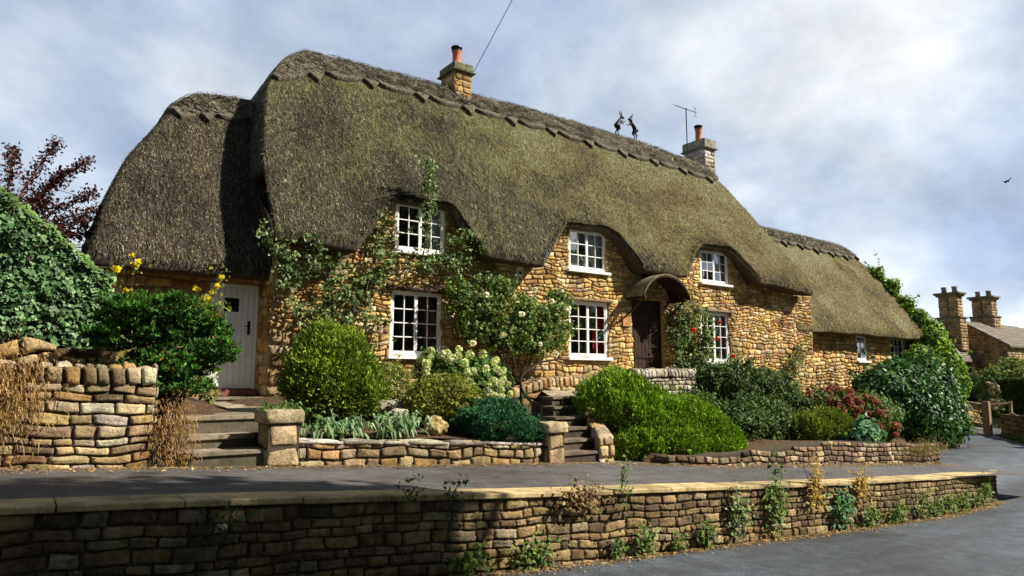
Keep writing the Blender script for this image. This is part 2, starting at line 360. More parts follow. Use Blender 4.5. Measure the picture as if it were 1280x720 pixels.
# ------------------------------------------------------------------ THE COTTAGE
house = empty('thatched_cottage', (13, 14, 1.2), 'long ochre stone cottage with weathered thatched roof and white casement windows', 'cottage')
EV = np.array([(3.4, 4.52), (3.8, 4.5), (4.8, 4.42), (5.6, 4.41), (6.45, 5.43), (6.7, 5.60), (7.9, 5.63), (8.1, 5.55), (8.75, 4.62), (10.5, 4.58), (11.3, 5.46), (11.5, 5.64),
               (12.9, 5.69), (13.3, 5.55), (14.0, 4.78), (15.85, 4.76), (16.5, 5.48), (16.8, 5.66), (18.1, 5.7), (18.4, 5.6), (19.3, 4.86), (22.4, 4.67)])
BS = np.array([(3.4, 4.52), (5.6, 4.41), (8.75, 4.6), (10.5, 4.58), (14, 4.78), (15.85, 4.77), (19.3, 4.86), (22.4, 4.67)])
RZ = np.array([(3.4, 9.9), (5.5, 9.95), (11, 10.03), (14, 10.02), (17.7, 9.95), (21.5, 9.7), (22.4, 9.65)])
def smin(a, b, k): h = np.clip(.5 + .5 * (b - a) / k, 0, 1); return b + (a - b) * h - k * h * (1 - h)
def smax(a, b, k): return -smin(-a, -b, k)
def ev(s): return (np.interp(s - .03, EV[:, 0], EV[:, 1]) + np.interp(s + .03, EV[:, 0], EV[:, 1])) / 2
def cut(s): return np.clip((ev(s) - np.interp(s, BS[:, 0], BS[:, 1])) / 1.1, 0, 1.05)
def te(s): return 13.35 + .4 * cut(s)
def n2(X, Y, f, seed=0): return fnoise(np.stack([X, Y, X * .3], -1), f, seed)
HL = np.array([(3.5, 5.8), (3.9, 6.1), (4.02, 6.9), (4.12, 7.5), (4.25, 8.07), (4.37, 8.45), (4.6, 8.92), (4.99, 9.46), (5.5, 9.95), (6.5, 10.7)])
HR = np.array([(20.3, 10.4), (20.9, 9.98), (21.3, 9.5), (21.7, 8.1), (21.95, 6.9), (22.15, 5.9), (22.4, 4.9)])
def z_main(s, t):
    b = np.interp(s, BS[:, 0], BS[:, 1]); r = np.interp(s, RZ[:, 0], RZ[:, 1])
    x = (t - 13.35) / 3.55
    fr = b + (r - b) * x + .12 * np.sin(np.clip(x, 0, 1) * math.pi)
    c = cut(s); q = np.maximum(t - te(s), 0)
    plane0 = b + (r - b) * (te(s) - 13.35) / 3.55
    fr = fr + (ev(s) + .1 * c - plane0) * np.exp(-q / .55) * (c > .001)
    x2 = (20.45 - t) / 3.55; bk = b + (r - b) * x2
    z = smin(fr, bk, .22)
    z = smin(z, np.interp(s, HL[:, 0], HL[:, 1]), .12)
    z = smin(z, np.interp(s, HR[:, 0], HR[:, 1]), .25)
    return z + .025 * n2(s, t, 3.1) + .02 * n2(s, t, 8, 4) + .03 * n2(s, t, .9, 2)
HLL = np.array([(.9, 3.8), (.98, 4.1), (1.07, 4.5), (1.22, 5.12), (1.57, 6.06), (2.03, 6.87), (2.46, 7.6), (3.0, 8.18), (3.6, 8.7)])
def z_left(s, t):
    r = np.interp(s, [0, 3, 5], [8.2, 8.2, 8.33]); x = (t - 14.0) / 2.9
    fr = 3.8 + (r - 3.8) * x + .1 * np.sin(np.clip(x, 0, 1) * math.pi)
    bk = 3.8 + (r - 3.8) * (19.8 - t) / 2.9
    return smin(smin(fr, bk, .25), np.interp(s, HLL[:, 0], HLL[:, 1]), .3) + .03 * n2(s, t, 3.1, 1) + .04 * n2(s, t, 1.1, 5)
HRR = np.array([(29.5, 8.2), (30.3, 7.75), (31.0, 7.3), (31.45, 6.8), (31.7, 6.0), (31.95, 4.9)])
def z_right(s, t):
    r = np.interp(s, [22, 25.4, 30, 32], [7.75, 7.75, 7.66, 7.55]); x = (t - 13.85) / 3.05
    b = 3.47 - .004 * (s - 22)
    fr = b + (r - b) * x + .1 * np.sin(np.clip(x, 0, 1) * math.pi)
    bk = b + (r - b) * (19.95 - t) / 3.05
    return smin(smin(fr, bk, .25), np.interp(s, HRR[:, 0], HRR[:, 1]), .25) + .03 * n2(s, t, 3.1, 9) + .04 * n2(s, t, 1.1, 7)
def thatch_colour(n, base=(.135, .115, .072)):
    c = np.array(base) * RNG.uniform(.55, 1.5, (n, 1)); return c
def roof(name, zf, s0, s1, t0, t1, mat, n_straw, base=(.12, .1, .066), label=None, rim=.5, tf=None):
    es = np.array([0, .02, .05, .09, .14, .2, .27]);
    ss = np.concatenate([s0 + es, np.arange(s0 + .33, s1 - .3, .06), (s1 - es)[::-1]])
    ts = np.concatenate([t0 + np.array([0, .015, .04, .08]), np.arange(t0 + .13, 17.1, .06), np.arange(17.2, t1 - .05, .25), [t1]])
    X, Y = np.meshgrid(ss, ts, indexing='ij')
    ts0 = tf(ss)[:, None] if tf is not None else t0
    Y = np.where(Y < 16.5, ts0 + (Y - t0) * (16.5 - ts0) / (16.5 - t0), Y); Z = zf(X, Y)
    # soft, rounded rim
    de = np.minimum(np.minimum(X - s0, s1 - X), np.minimum(Y - ts0, t1 - Y)); Z = Z - .07 * np.exp(-de / .035)
    ny = len(ts); V = np.stack([X, Y, Z], -1).reshape(-1, 3)
    i, j = np.meshgrid(np.arange(len(ss) - 1), np.arange(ny - 1), indexing='ij'); a = (i * ny + j).ravel()
    F = [np.stack([a, a + ny, a + ny + 1, a + 1], -1)]; C = [thatch_colour(len(V), base)]; Vs = [V]
    nx = len(ss)
    loop = [i * ny for i in range(nx)] + [(nx - 1) * ny + j for j in range(1, ny)] + [i * ny + ny - 1 for i in range(nx - 2, -1, -1)] + [j for j in range(ny - 2, 0, -1)]
    P = V[loop]; inw = np.zeros_like(P)
    inw[:, 0] += (P[:, 0] <= s0 + 1e-6); inw[:, 0] -= (P[:, 0] >= s1 - 1e-6); inw[:, 1] += (np.array(loop) % ny == 0); inw[:, 1] -= (P[:, 1] >= t1 - 1e-6)
    prev = np.array(loop); off = len(V); n = len(loop); mi = [np.zeros(len(F[0]), np.int32)]
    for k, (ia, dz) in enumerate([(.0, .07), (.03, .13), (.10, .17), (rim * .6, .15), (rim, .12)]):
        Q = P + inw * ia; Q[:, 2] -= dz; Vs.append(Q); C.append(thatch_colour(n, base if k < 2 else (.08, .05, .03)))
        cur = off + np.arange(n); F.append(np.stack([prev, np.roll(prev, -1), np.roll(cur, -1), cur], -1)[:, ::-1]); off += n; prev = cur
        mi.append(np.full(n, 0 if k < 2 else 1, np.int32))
    # loose straw ends on the slope that faces the lane and on the hips
    px = RNG.uniform(s0 + .02, s1 - .02, n_straw); py = RNG.uniform(t0 + .0, 17.0, n_straw)
    py = py if tf is None else np.maximum(py, tf(px) + .01)
    e = .04; pz = zf(px, py); gxx = (zf(px + e, py) - zf(px - e, py)) / (2 * e); gyy = (zf(px, py + e) - zf(px, py - e)) / (2 * e)
    N = np.stack([-gxx, -gyy, np.ones_like(gxx)], -1); N /= np.linalg.norm(N, axis=1)[:, None]
    Dn = np.stack([-gxx, -gyy, -(gxx ** 2 + gyy ** 2)], -1); Dn /= np.linalg.norm(Dn, axis=1)[:, None] + 1e-6
    side = np.cross(N, Dn) ; ang = RNG.normal(0, .35, (n_straw, 1)); Dn = Dn * np.cos(ang) + side * np.sin(ang); side = np.cross(N, Dn)
    L = RNG.uniform(.05, .16, (n_straw, 1)); Wd = RNG.uniform(.004, .010, (n_straw, 1)); up = RNG.uniform(.012, .04, (n_straw, 1))
    P0 = np.stack([px, py, pz], -1) - N * .01
    A = P0 - side * Wd; B = P0 + side * Wd; Cc = P0 + Dn * L + N * up + side * Wd * .5; D = P0 + Dn * L + N * up - side * Wd * .5
    Vq = np.stack([A, B, Cc, D], 1).reshape(-1, 3); Fq = np.arange(4 * n_straw).reshape(-1, 4) + off
    pick = RNG.random(n_straw); cc = np.array(base) * RNG.uniform(.5, 1.7, (n_straw, 1))
    pale = pick > .84; cc[pale] = np.array([.36, .345, .235]) * RNG.uniform(.6, 1.2, (pale.sum(), 1))
    gr = (pick > .7) & ~pale; cc[gr] = np.array([.17, .17, .055]) * RNG.uniform(.6, 1.4, (gr.sum(), 1))
    Vs.append(Vq); F.append(Fq); C.append(np.repeat(cc, 4, 0)); mi.append(np.zeros(n_straw, np.int32))
    me = np_mesh(name, np.vstack(Vs), np.vstack(F), np.vstack(C))
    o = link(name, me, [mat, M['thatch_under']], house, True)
    me.polygons.foreach_set('material_index', np.concatenate(mi))
    if label: o['label'] = label
    return o
roof_main = roof('roof', z_main, 3.9, 22.25, 13.35, 20.45, M['thatch'], 150000, base=(.095, .08, .054), label='tall main thatched roof dipping between three upper windows', tf=te)
roof_left = roof('roof', z_left, .93, 4.6, 14.0, 19.8, M['thatch_left'], 26000, base=(.085, .067, .054), label='lower dark thatched roof over the white door')
roof_right = roof('roof', z_right, 22.0, 31.85, 13.85, 19.95, M['thatch'], 46000, base=(.11, .1, .065), label='low thatched roof at the far right end of the cottage')
def ridge_cap(zf, s0, s1, tw, parent, period=1.5, hip_l=None):
    ss = np.arange(s0, s1, .03); nj = 40
    ph = ((ss - s0) / period) % 1.0
    sc = np.where(ph < .7, .0 + .09 * np.sin(ph / .7 * math.pi) ** .7, .2 * (1 - np.abs((ph - .85) / .15)) + .0)
    W = tw(ss) + sc
    jj = np.linspace(-1, 1, nj)
    X = np.repeat(ss[:, None], nj, 1); Y = 16.9 + jj[None, :] * W[:, None]
    Z = zf(X, Y); e = .05
    gy = (zf(X, Y + e) - zf(X, Y - e)) / (2 * e); nn = 1 / np.sqrt(1 + gy ** 2)
    lift = .1
    Y2 = Y - gy * nn * lift; Z2 = Z + nn * lift + .012 * n2(X, Y, 9, 3) + .01 * n2(X, Y, 22, 6)
    edge = np.abs(jj)[None, :] > .985
    V = np.stack([X, Y2, Z2], -1).reshape(-1, 3)
    i, j = np.meshgrid(np.arange(len(ss) - 1), np.arange(nj - 1), indexing='ij'); a = (i * nj + j).ravel()
    F = [np.stack([a, a + nj, a + nj + 1, a + 1], -1)]; nx = len(ss)
    loop = np.array([i * nj for i in range(nx)] + [(nx - 1) * nj + j for j in range(1, nj)] + [i * nj + nj - 1 for i in range(nx - 2, -1, -1)] + [j for j in range(nj - 2, 0, -1)])
    base = np.stack([X, Y, Z - .05], -1).reshape(-1, 3)[loop]
    off = len(V); cur = off + np.arange(len(loop)); F.append(np.stack([loop, np.roll(loop, -1), np.roll(cur, -1), cur], -1)[:, ::-1])
    C = [np.array([.11, .1, .075]) * RNG.uniform(.5, 1.5, (len(V), 1)), np.tile([.03, .024, .018], (len(loop), 1))]
    Vs = [V, base]; off += len(loop)
    # hazel liggers and loose twigs
    n = int(150 * (s1 - s0)); ps = RNG.uniform(s0 + .05, s1 - .35, n); w = tw(ps); py = 16.9 - RNG.uniform(-.15, 1, n) * w
    dx = RNG.uniform(.1, .34, n); dy = RNG.uniform(-.16, .16, n)
    def on(x, y, h):
        z = zf(x, y); g = (zf(x, y + e) - zf(x, y - e)) / (2 * e); k = 1 / np.sqrt(1 + g ** 2); return np.stack([x, y - g * k * h, z + k * h], -1)
    A = on(ps, py, .135); B = on(ps + dx, np.clip(py + dy, 16.9 - w, 17.1), .15); r = RNG.uniform(.005, .011, (n, 1))
    up = np.array([[0, -.55, .83]]); T_ = B - A; T_ /= np.linalg.norm(T_, axis=1)[:, None]; sd = np.cross(T_, up)
    Vq = np.stack([A - sd * r, B - sd * r, B + sd * r + up * .006, A + sd * r + up * .006], 1).reshape(-1, 3)
    Vs.append(Vq); F.append(np.arange(4 * n).reshape(-1, 4) + off); tone = np.where(RNG.random((n, 1)) > .75, 2.2, .8) * RNG.uniform(.6, 1.2, (n, 1))
    C.append(np.repeat(np.array([.19, .165, .12]) * tone, 4, 0))
    return link('ridge_cap', np_mesh('ridge_cap', np.vstack(Vs), np.vstack(F), np.vstack(C)), M['thatch_cap'], parent, False)
m, nt, b = new_mat('ridge_straw')
c = mixc(nt, attr_col(nt), ramp(nt, noise(nt, 1, 6, .75, stretch=(16, 30, 30)), [(.3, .4), (.7, 1.8)]), 1, 'MULTIPLY')
c = mixc(nt, c, (.3, .28, .22), ramp(nt, noise(nt, 14, 4, .7), [(.6, 0), (.68, .55)]))
nt.links.new(c, b.inputs['Base Color']); b.inputs['Roughness'].default_value = .95
bump(nt, b, noise(nt, 1, 5, .75, stretch=(20, 34, 34)), 1, .05); M['thatch_cap'] = m
ridge_cap(z_main, 4.36, 21.35, lambda s: np.interp(s, [4.36, 4.6, 5.2, 5.9, 7, 10.5, 13.5, 17, 20.3, 21.0, 21.35], [.8, .85, .66, .46, .42, .46, .56, .62, .58, .52, .35]), roof_main)
ridge_cap(z_left, 2.25, 4.25, lambda s: np.interp(s, [2.25, 2.6, 3.2, 4, 4.6], [.3, .55, .45, .42, .4]), roof_left, 1.1)
ridge_cap(z_right, 23.2, 31.3, lambda s: np.interp(s, [23, 30.4, 31.3], [.42, .48, .3]), roof_right, 1.15)

# windows: (s0, s1, z0, z1, rows, cols per casement, casements)
WIN = [('u1', 6.72, 7.98, 4.46, 5.58, 3, 2, 2), ('l1', 6.64, 7.92, 2.12, 3.56, 4, 2, 2), ('u2', 11.74, 13.08, 4.49, 5.6, 3, 2, 2), ('l2', 11.72, 13.1, 2.17, 3.66, 4, 2, 2),
       ('u3', 17.04, 18.38, 4.56, 5.6, 3, 2, 2), ('l3', 16.95, 18.3, 2.12, 3.66, 4, 2, 2)]
RWIN = [('r1', 26.8, 27.55, 2.3, 3.3, 4, 2, 1), ('r2', 29.4, 30.6, 2.3, 3.3, 3, 3, 1)]
YM, YL, YR = 13.9, 14.5, 14.4
holes_main = [(a, b_, c_, d_) for (_, a, b_, c_, d_, *_r) in WIN] + [(14.03, 15.3, 1.7, 3.86)]
holes_left = [(3.05, 3.98, 1.36, 3.5)]
holes_right = [(a, b_, c_, d_) for (_, a, b_, c_, d_, *_r) in RWIN]
def backing(mb, x0, x1, z0, topf, y, holes, mi=0):
    xs = sorted(set([x0, x1] + [h[0] for h in holes] + [h[1] for h in holes] + list(np.arange(x0, x1, .2))))
    for a, b_ in zip(xs[:-1], xs[1:]):
        if b_ - a < 1e-6: continue
        cm = (a + b_) / 2; hz = sorted([(h[2], h[3]) for h in holes if h[0] - 1e-6 <= cm <= h[1] + 1e-6]); cur = z0
        for (h0, h1) in hz + [(None, None)]:
            if h0 is None: ta, tb = topf(a), topf(b_)
            else: ta = tb = h0
            if ta > cur + .01: mb.add([(a, y, cur), (b_, y, cur), (b_, y, tb), (a, y, ta)], [(0, 1, 2, 3)], (.2, .13, .06), mi)
            if h1 is not None: cur = h1
    for (h0, h1, h2, h3) in holes:
        d = .32
        mb.add([(h0, y, h2), (h0, y + d, h2), (h0, y + d, h3), (h0, y, h3)], [(0, 1, 2, 3)], (.2, .13, .06), mi)
        mb.add([(h1, y, h2), (h1, y + d, h2), (h1, y + d, h3), (h1, y, h3)], [(0, 1, 2, 3)], (.2, .13, .06), mi)
        mb.add([(h0, y, h3), (h1, y, h3), (h1, y + d, h3), (h0, y + d, h3)], [(0, 1, 2, 3)], (.2, .13, .06), mi)
        mb.add([(h0, y, h2), (h1, y, h2), (h1, y + d, h2), (h0, y + d, h2)], [(0, 1, 2, 3)], (.2, .13, .06), mi)
topm = lambda s: float(ev(s)) + .12
def quoin(x0, x1, y, z0, z1, seed, parent_face=-1):
    return masonry(lambda u, v, d: (u, y - .004 - d, v), x0, x1, z0, z1, (.22, .36), (x1 - x0, (x1 - x0) * 1.02), .05, [((.5, .4, .24), 1), ((.44, .3, .15), 1)], seed, stagger=False, rough=.15, warp=.008)
# front masonry
mm = masonry(lambda u, v, d: (u, YM - d, v), 4.06, 22.95, 0.6, 6.0, (.06, .18), (.1, .38), .034, OCH, 11, holes=holes_main + [(4.06, 4.5, 0, 2.6)], top=topm, warp=.035, rough=.9)
q1 = quoin(4.06, 4.5, YM, .9, 2.6, 3)
side_r = masonry(lambda u, v, d: (22.95 + d, u, v), 13.9, 16.9, .6, 5.0, (.1, .2), (.15, .4), .045, OCH, 12, warp=.02)
side_l = masonry(lambda u, v, d: (4.06 - d, u, v), 13.9, 14.5, .9, 3.85, (.16, .3), (.3, .5), .03, OCH, 13, warp=.01)
wl = stones('wall', join(mm, q1, side_r, side_l), M['stone_house'], house)
mb = MB(); backing(mb, 4.06, 22.95, .2, topm, YM + .012, holes_main)
gb = MB(); gb.add([(4.03, 13.95, 3.7), (4.03, 19.8, 3.7), (4.03, 18.4, 5.7), (4.03, 15.2, 5.7), (4.03, 13.95, 4.5)], [(0, 1, 2, 3, 4)]); gb.build('gable', M['thatch_under'], house)
for y0, y1, x in ((13.912, 19.9, 4.07), (13.912, 19.9, 22.94)):
    mb.add([(x, y0, .2), (x, y1, .2), (x, y1, 4.7), (x, y0, 4.7)], [(0, 1, 2, 3)])
    mb.add([(x, y0, 4.7), (x, y1, 4.7), (x, 18.3, 5.6), (x, 15.3, 5.6)], [(0, 1, 2, 3)])
mb.add([(4.06, 19.9, .2), (22.95, 19.9, .2), (22.95, 19.9, 4.9), (4.06, 19.9, 4.9)], [(0, 1, 2, 3)])
for x in (9, 15.6, 20): mb.add([(x, 14.3, 1), (x, 19.9, 1), (x, 19.9, 5), (x, 14.3, 5)], [(0, 1, 2, 3)])
mb.add([(4.1, 14.25, 3.95), (22.9, 14.25, 3.95), (22.9, 19.9, 3.95), (4.1, 19.9, 3.95)], [(0, 1, 2, 3)])
mb.build('wall_core', M['mortar'], house)
# left wing wall
ml = masonry(lambda u, v, d: (u, YL - d, v), 1.25, 4.1, 1.0, 4.2, (.14, .26), (.2, .5), .03, OCH, 14, holes=[(3.0, 4.05, 1.0, 3.55)], warp=.02)
jl = masonry(lambda u, v, d: (u, YL - d, v), 3.98, 4.2, 1.2, 4.2, (.2, .34), (.22, .23), .05, OCH, 15, stagger=False, warp=.006, rough=.2)
sl = masonry(lambda u, v, d: (1.25 - d, u, v), 14.5, 19.5, 1.0, 4.2, (.14, .26), (.2, .5), .03, OCH, 16, warp=.02)
stones('wall', join(ml, jl, sl), M['stone_house'], house)
mb = MB(); backing(mb, 1.25, 4.2, .8, lambda s: 4.3, YL + .012, holes_left)
mb.add([(1.26, 14.512, .8), (1.26, 19.4, .8), (1.26, 19.4, 4.3), (1.26, 14.512, 4.3)], [(0, 1, 2, 3)])
mb.add([(1.26, 19.4, .8), (4.2, 19.4, .8), (4.2, 19.4, 4.3), (1.26, 19.4, 4.3)], [(0, 1, 2, 3)]); mb.build('wall_core', M['mortar'], house)
# right wing wall
mr_ = masonry(lambda u, v, d: (u, YR - d, v), 22.9, 31.6, -.6, 3.75, (.09, .2), (.15, .42), .05, OCH, 17, holes=holes_right, warp=.03, rough=.45)
sr = masonry(lambda u, v, d: (31.6 + d, u, v), 14.4, 19.4, -.6, 3.75, (.1, .2), (.15, .42), .05, OCH, 18, warp=.03)
stones('wall', join(mr_, sr), M['stone_house'], house)
mb = MB(); backing(mb, 22.9, 31.6, -.8, lambda s: 3.8, YR + .012, holes_right)
mb.add([(31.59, 14.412, -.8), (31.59, 19.5, -.8), (31.59, 19.5, 3.8), (31.59, 14.412, 3.8)], [(0, 1, 2, 3)])
mb.add([(31.59, 14.412, 3.8), (31.59, 19.5, 3.8), (31.59, 17.9, 5.4), (31.59, 15.9, 5.4)], [(0, 1, 2, 3)])
mb.add([(22.9, 19.5, -.8), (31.6, 19.5, -.8), (31.6, 19.5, 3.8), (22.9, 19.5, 3.8)], [(0, 1, 2, 3)]); mb.build('wall_core', M['mortar'], house)

CURT = {'l1': [('curtain_brown', 7.55, 7.9, 0, 1)], 'l2': [('curtain_red', 12.72, 13.08, 0, 1), ('curtain_red', 11.74, 11.86, 0, 1)], 'u2': [('curtain_grey', 11.76, 12.2, 0, 1), ('curtain_grey', 12.5, 13.06, 0, 1)],
        'u3': [('curtain_grey', 17.06, 17.45, 0, 1), ('curtain_grey', 17.95, 18.36, 0, .9)], 'l3': [('curtain_grey', 18.1, 18.28, 0, 1), ('curtain_grey', 16.97, 17.2, 0, .8)],
        'u1': [('curtain_grey', 7.62, 7.96, 0, .8)], 'r1': [('curtain_grey', 26.8, 27.0, 0, 1)], 'r2': [('curtain_grey', 30.2, 30.6, 0, 1)]}
def window(code, s0, s1, z0, z1, rows, cols, cas, y):
    f = MB(); yf = y + .015; d = .07; o = .055
    f.box(s0, s0 + o, yf, yf + d, z0, z1); f.box(s1 - o, s1, yf, yf + d, z0, z1)
    f.box(s0 + o, s1 - o, yf, yf + d, z1 - o, z1); f.box(s0 + o, s1 - o, yf, yf + d, z0, z0 + o)
    iw = (s1 - s0 - 2 * o) / cas; yb = yf + .012
    pan = MB()
    for k in range(cas):
        a = s0 + o + k * iw; b_ = a + iw; c_ = .038
        f.box(a + .002, a + c_, yb, yb + .05, z0 + o + .002, z1 - o - .002); f.box(b_ - c_, b_ - .002, yb, yb + .05, z0 + o + .002, z1 - o - .002)
        f.box(a + c_, b_ - c_, yb, yb + .05, z1 - o - c_, z1 - o - .002); f.box(a + c_, b_ - c_, yb, yb + .05, z0 + o + .002, z0 + o + c_ + .015)
        x0, x1, w0, w1 = a + c_, b_ - c_, z0 + o + c_ + .015, z1 - o - c_; g = .011
        for i in range(1, cols):
            x = x0 + (x1 - x0) * i / cols; f.box(x - g, x + g, yb + .004, yb + .04, w0, w1)
        for j in range(1, rows):
            z = w0 + (w1 - w0) * j / rows
            gg = g
            for i in range(cols):
                xa = x0 + (x1 - x0) * i / cols + (g if i else 0); xb = x0 + (x1 - x0) * (i + 1) / cols - (g if i < cols - 1 else 0)
                f.box(xa, xb, yb + .006, yb + .038, z - gg, z + gg)
        for i in range(cols):
            for j in range(rows):
                xa, xb = x0 + (x1 - x0) * i / cols, x0 + (x1 - x0) * (i + 1) / cols; za, zb = w0 + (w1 - w0) * j / rows, w0 + (w1 - w0) * (j + 1) / rows
                t1, t2 = random.uniform(-.0012, .0012), random.uniform(-.0012, .0012); yy = yb + .024
                pan.add([(xa, yy - t1, za), (xb, yy + t1, za), (xb, yy + t1 + t2, zb), (xa, yy - t1 + t2, zb)], [(0, 1, 2, 3)])
    w = f.build('window', M['white'], house, bevel=.004)
    pan.build('pane', M['glass'], w)
    q = MB(); q.box(s0 - .09, s1 + .09, y - .12, y + .012, z0 - .075, z0 - .003, bev=.008); q.build('sill', M['white'], w)
    for (mt, a, b_, f0, f1) in CURT.get(code, []):
        n = 24; vs = []
        for i in range(n + 1):
            x = a + (b_ - a) * i / n; yy = y + .2 + .022 * math.sin(i * 1.9) + .01 * math.sin(i * .8)
            vs += [(x, yy, z0 + .02 + (z1 - z0) * f0), (x, yy, z0 + (z1 - z0) * f1 - .03)]
        cu = MB(); cu.add(vs, [(2 * i, 2 * i + 2, 2 * i + 3, 2 * i + 1) for i in range(n)]); cu.build('curtain', M[mt], w, smooth=True)
    return w
for w in WIN: window(*w, YM)
for w in RWIN: window(*w, YR)
# lintels over ground floor windows: dark weathered timber with stone drip
for (a, b_, z) in ((6.5, 8.12, 3.575), (11.6, 13.25, 3.675), (16.85, 18.5, 3.675)):
    q = MB(); n = 14
    for i in range(n):
        x0 = a + (b_ - a) * i / n; x1 = a + (b_ - a) * (i + 1) / n; h = random.uniform(.05, .075)
        q.box(x0, x1 - .004, YM - .1 - random.uniform(0, .03), YM + .05, z, z + h)
    q.build('lintel', M['dark_wood'] if a < 8 else M['wood'], house, bevel=.008)
for (a, b_, z) in ((6.68, 8.03, 5.583), (11.7, 13.12, 5.603), (17.0, 18.42, 5.603)):
    q = MB(); q.box(a, b_, YM - .03, YM + .09, z, z + .09, bev=.01); q.build('lintel', M['wood'], house)

# white door
dr = MB(); x0, x1, z0, z1 = 3.05, 3.98, 1.42, 3.5; y = YL + .03
fb = MB(); fb.box(x0, x0 + .06, y, y + .08, z0, z1); fb.box(x1 - .06, x1, y, y + .08, z0, z1); fb.box(x0 + .06, x1 - .06, y, y + .08, z1 - .06, z1)
n = 7; a0, a1 = x0 + .063, x1 - .063
wx0, wx1, wz0, wz1 = 3.33, 3.62, 2.95, 3.23
for i in range(n):
    xa = a0 + (a1 - a0) * i / n; xb = a0 + (a1 - a0) * (i + 1) / n - .006
    if xb <= wx0 or xa >= wx1: dr.box(xa, xb, y + .02, y + .06, z0 + .012, z1 - .065, bev=.004)
    else:
        dr.box(xa, xb, y + .02, y + .06, z0 + .012, wz0 - .0, bev=.004); dr.box(xa, xb, y + .02, y + .06, wz1, z1 - .065, bev=.004)
        if xa < wx0: dr.box(xa, wx0, y + .02, y + .06, wz0, wz1)
        if xb > wx1: dr.box(wx1, xb, y + .02, y + .06, wz0, wz1)
dr.box(a0, a1, y + .045, y + .055, z0 + .02, wz0 - .01); 
for (p, q, r_, s_) in ((wx0 - .02, wx1 + .02, wz0 - .025, wz0), (wx0 - .02, wx1 + .02, wz1, wz1 + .025), (wx0 - .025, wx0, wz0, wz1), (wx1, wx1 + .025, wz0, wz1)): dr.box(p, q, y + .008, y + .0195, r_, s_)
dr.box(a0, a1, y + .005, y + .018, z0 + .012, z0 + .1)
door = dr.build('door', M['door_white'], house); door['label'] = 'pale painted plank door with a small leaded light'
fb.build('door_frame', M['door_white'], door)
q = MB(); q.add([(wx0, y + .05, wz0), (wx1, y + .05, wz0), (wx1, y + .05, wz1), (wx0, y + .05, wz1)], [(0, 1, 2, 3)]); q.build('pane', M['glass'], door)
q = MB()
for i in (1, 2, 3): q.box(wx0 + (wx1 - wx0) * i / 4 - .004, wx0 + (wx1 - wx0) * i / 4 + .004, y + .035, y + .046, wz0, wz1)
for i in (1, 2, 3): q.box(wx0, wx1, y + .032, y + .042, wz0 + (wz1 - wz0) * i / 4 - .004, wz0 + (wz1 - wz0) * i / 4 + .004)
q.build('glazing_bars', M['iron'], door)
q = MB(); q.box(3.8, 3.85, y + .002, y + .019, 2.5, 2.78, bev=.006); q.tube([(3.825, y + .01, 2.67), (3.825, y - .03, 2.67), (3.72, y - .035, 2.67)], .01); q.build('handle', M['iron'], door)
q = MB(); q.box(3.02, 4.02, YL - .12, YL + .1, 1.28, 1.415, c=(.2, .08, .06), bev=.01); q.build('threshold', M['step'], house)
# dark plank door
x0, x1, z0, z1 = 14.03, 15.3, 1.78, 3.84; y = YM + .12
dr = MB(); n = 8
for i in range(n):
    xa = x0 + .05 + (x1 - x0 - .1) * i / n; xb = x0 + .05 + (x1 - x0 - .1) * (i + 1) / n
    dr.box(xa + .003, xb - .003, y + random.uniform(0, .008), y + .06, z0, z1 - .05, bev=.006)
dr.box(x0 + .05, x1 - .05, y + .04, y + .07, z0 + .01, z1 - .055)
door = dr.build('door', M['dark_wood'], house); door['label'] = 'dark oak plank front door under the curved hood'
q = MB(); q.box(x0, x0 + .05, y - .03, y + .08, z0, z1); q.box(x1 - .05, x1, y - .03, y + .08, z0, z1); q.box(x0 + .05, x1 - .05, y - .03, y + .08, z1 - .05, z1); q.build('door_frame', M['dark_wood'], door)
q = MB(); q.tube([(15.1, y, 2.75), (15.1, y - .05, 2.75), (15.1, y - .05, 2.6), (15.1, y, 2.6)], .012)
q.build('handle', M['iron'], door)
for z in (2.2, 3.4): q = MB(); q.box(x0 + .06, x0 + .95, y - .008, y + .001, z - .02, z + .02); q.build('hinge', M['iron'], door)
# curved hood over the dark door: swept lead sheet on a timber frame
q = MB(); n = 20; xa, xb, ya, yb = 13.75, 15.62, YM - .78, YM + .02
for k in range(n):
    def arc(i): a = math.pi * (.10 + .80 * i / n); return ((xa + xb) / 2 - (xb - xa) / 2 * math.cos(a) / math.cos(math.pi * .1), 3.86 + .62 * (math.sin(a) - math.sin(math.pi * .1)) / (1 - math.sin(math.pi * .1)))
    (p0, h0), (p1, h1) = arc(k), arc(k + 1)
    q.prism([(p0, h0), (p1, h1), (p1, h1 + .035), (p0, h0 + .035)], ya, yb, 1, (.14, .13, .09))
can = q.build('door_hood', M['lead'], house); can['label'] = 'curved mossy lead door hood'
q = MB()
for xx in (13.86, 15.5):
    q = MB(); q.box(xx - .035, xx + .035, YM - .72, YM - .04, 3.79, 3.855); q.tube([(xx, YM - .02, 3.4), (xx, YM - .25, 3.52), (xx, YM - .6, 3.79)], .03, 6)
    q.build('bracket', M['dark_wood'], can)
q = MB()
for k in range(n):
    (p0, h0), (p1, h1) = arc(k), arc(k + 1); q.prism([(p0, h0 - .05), (p1, h1 - .05), (p1, h1 - .002), (p0, h0 - .002)], ya + .01, ya + .05, 1)
    q.prism([(p0, h0 - .02), (p1, h1 - .02), (p1, h1 - .002), (p0, h0 - .002)], ya + .052, yb - .03, 1)  # dark lining added under the sheet so the underside looks shaded
q.build('hood_trim_and_shade', M['dark_wood'], can)
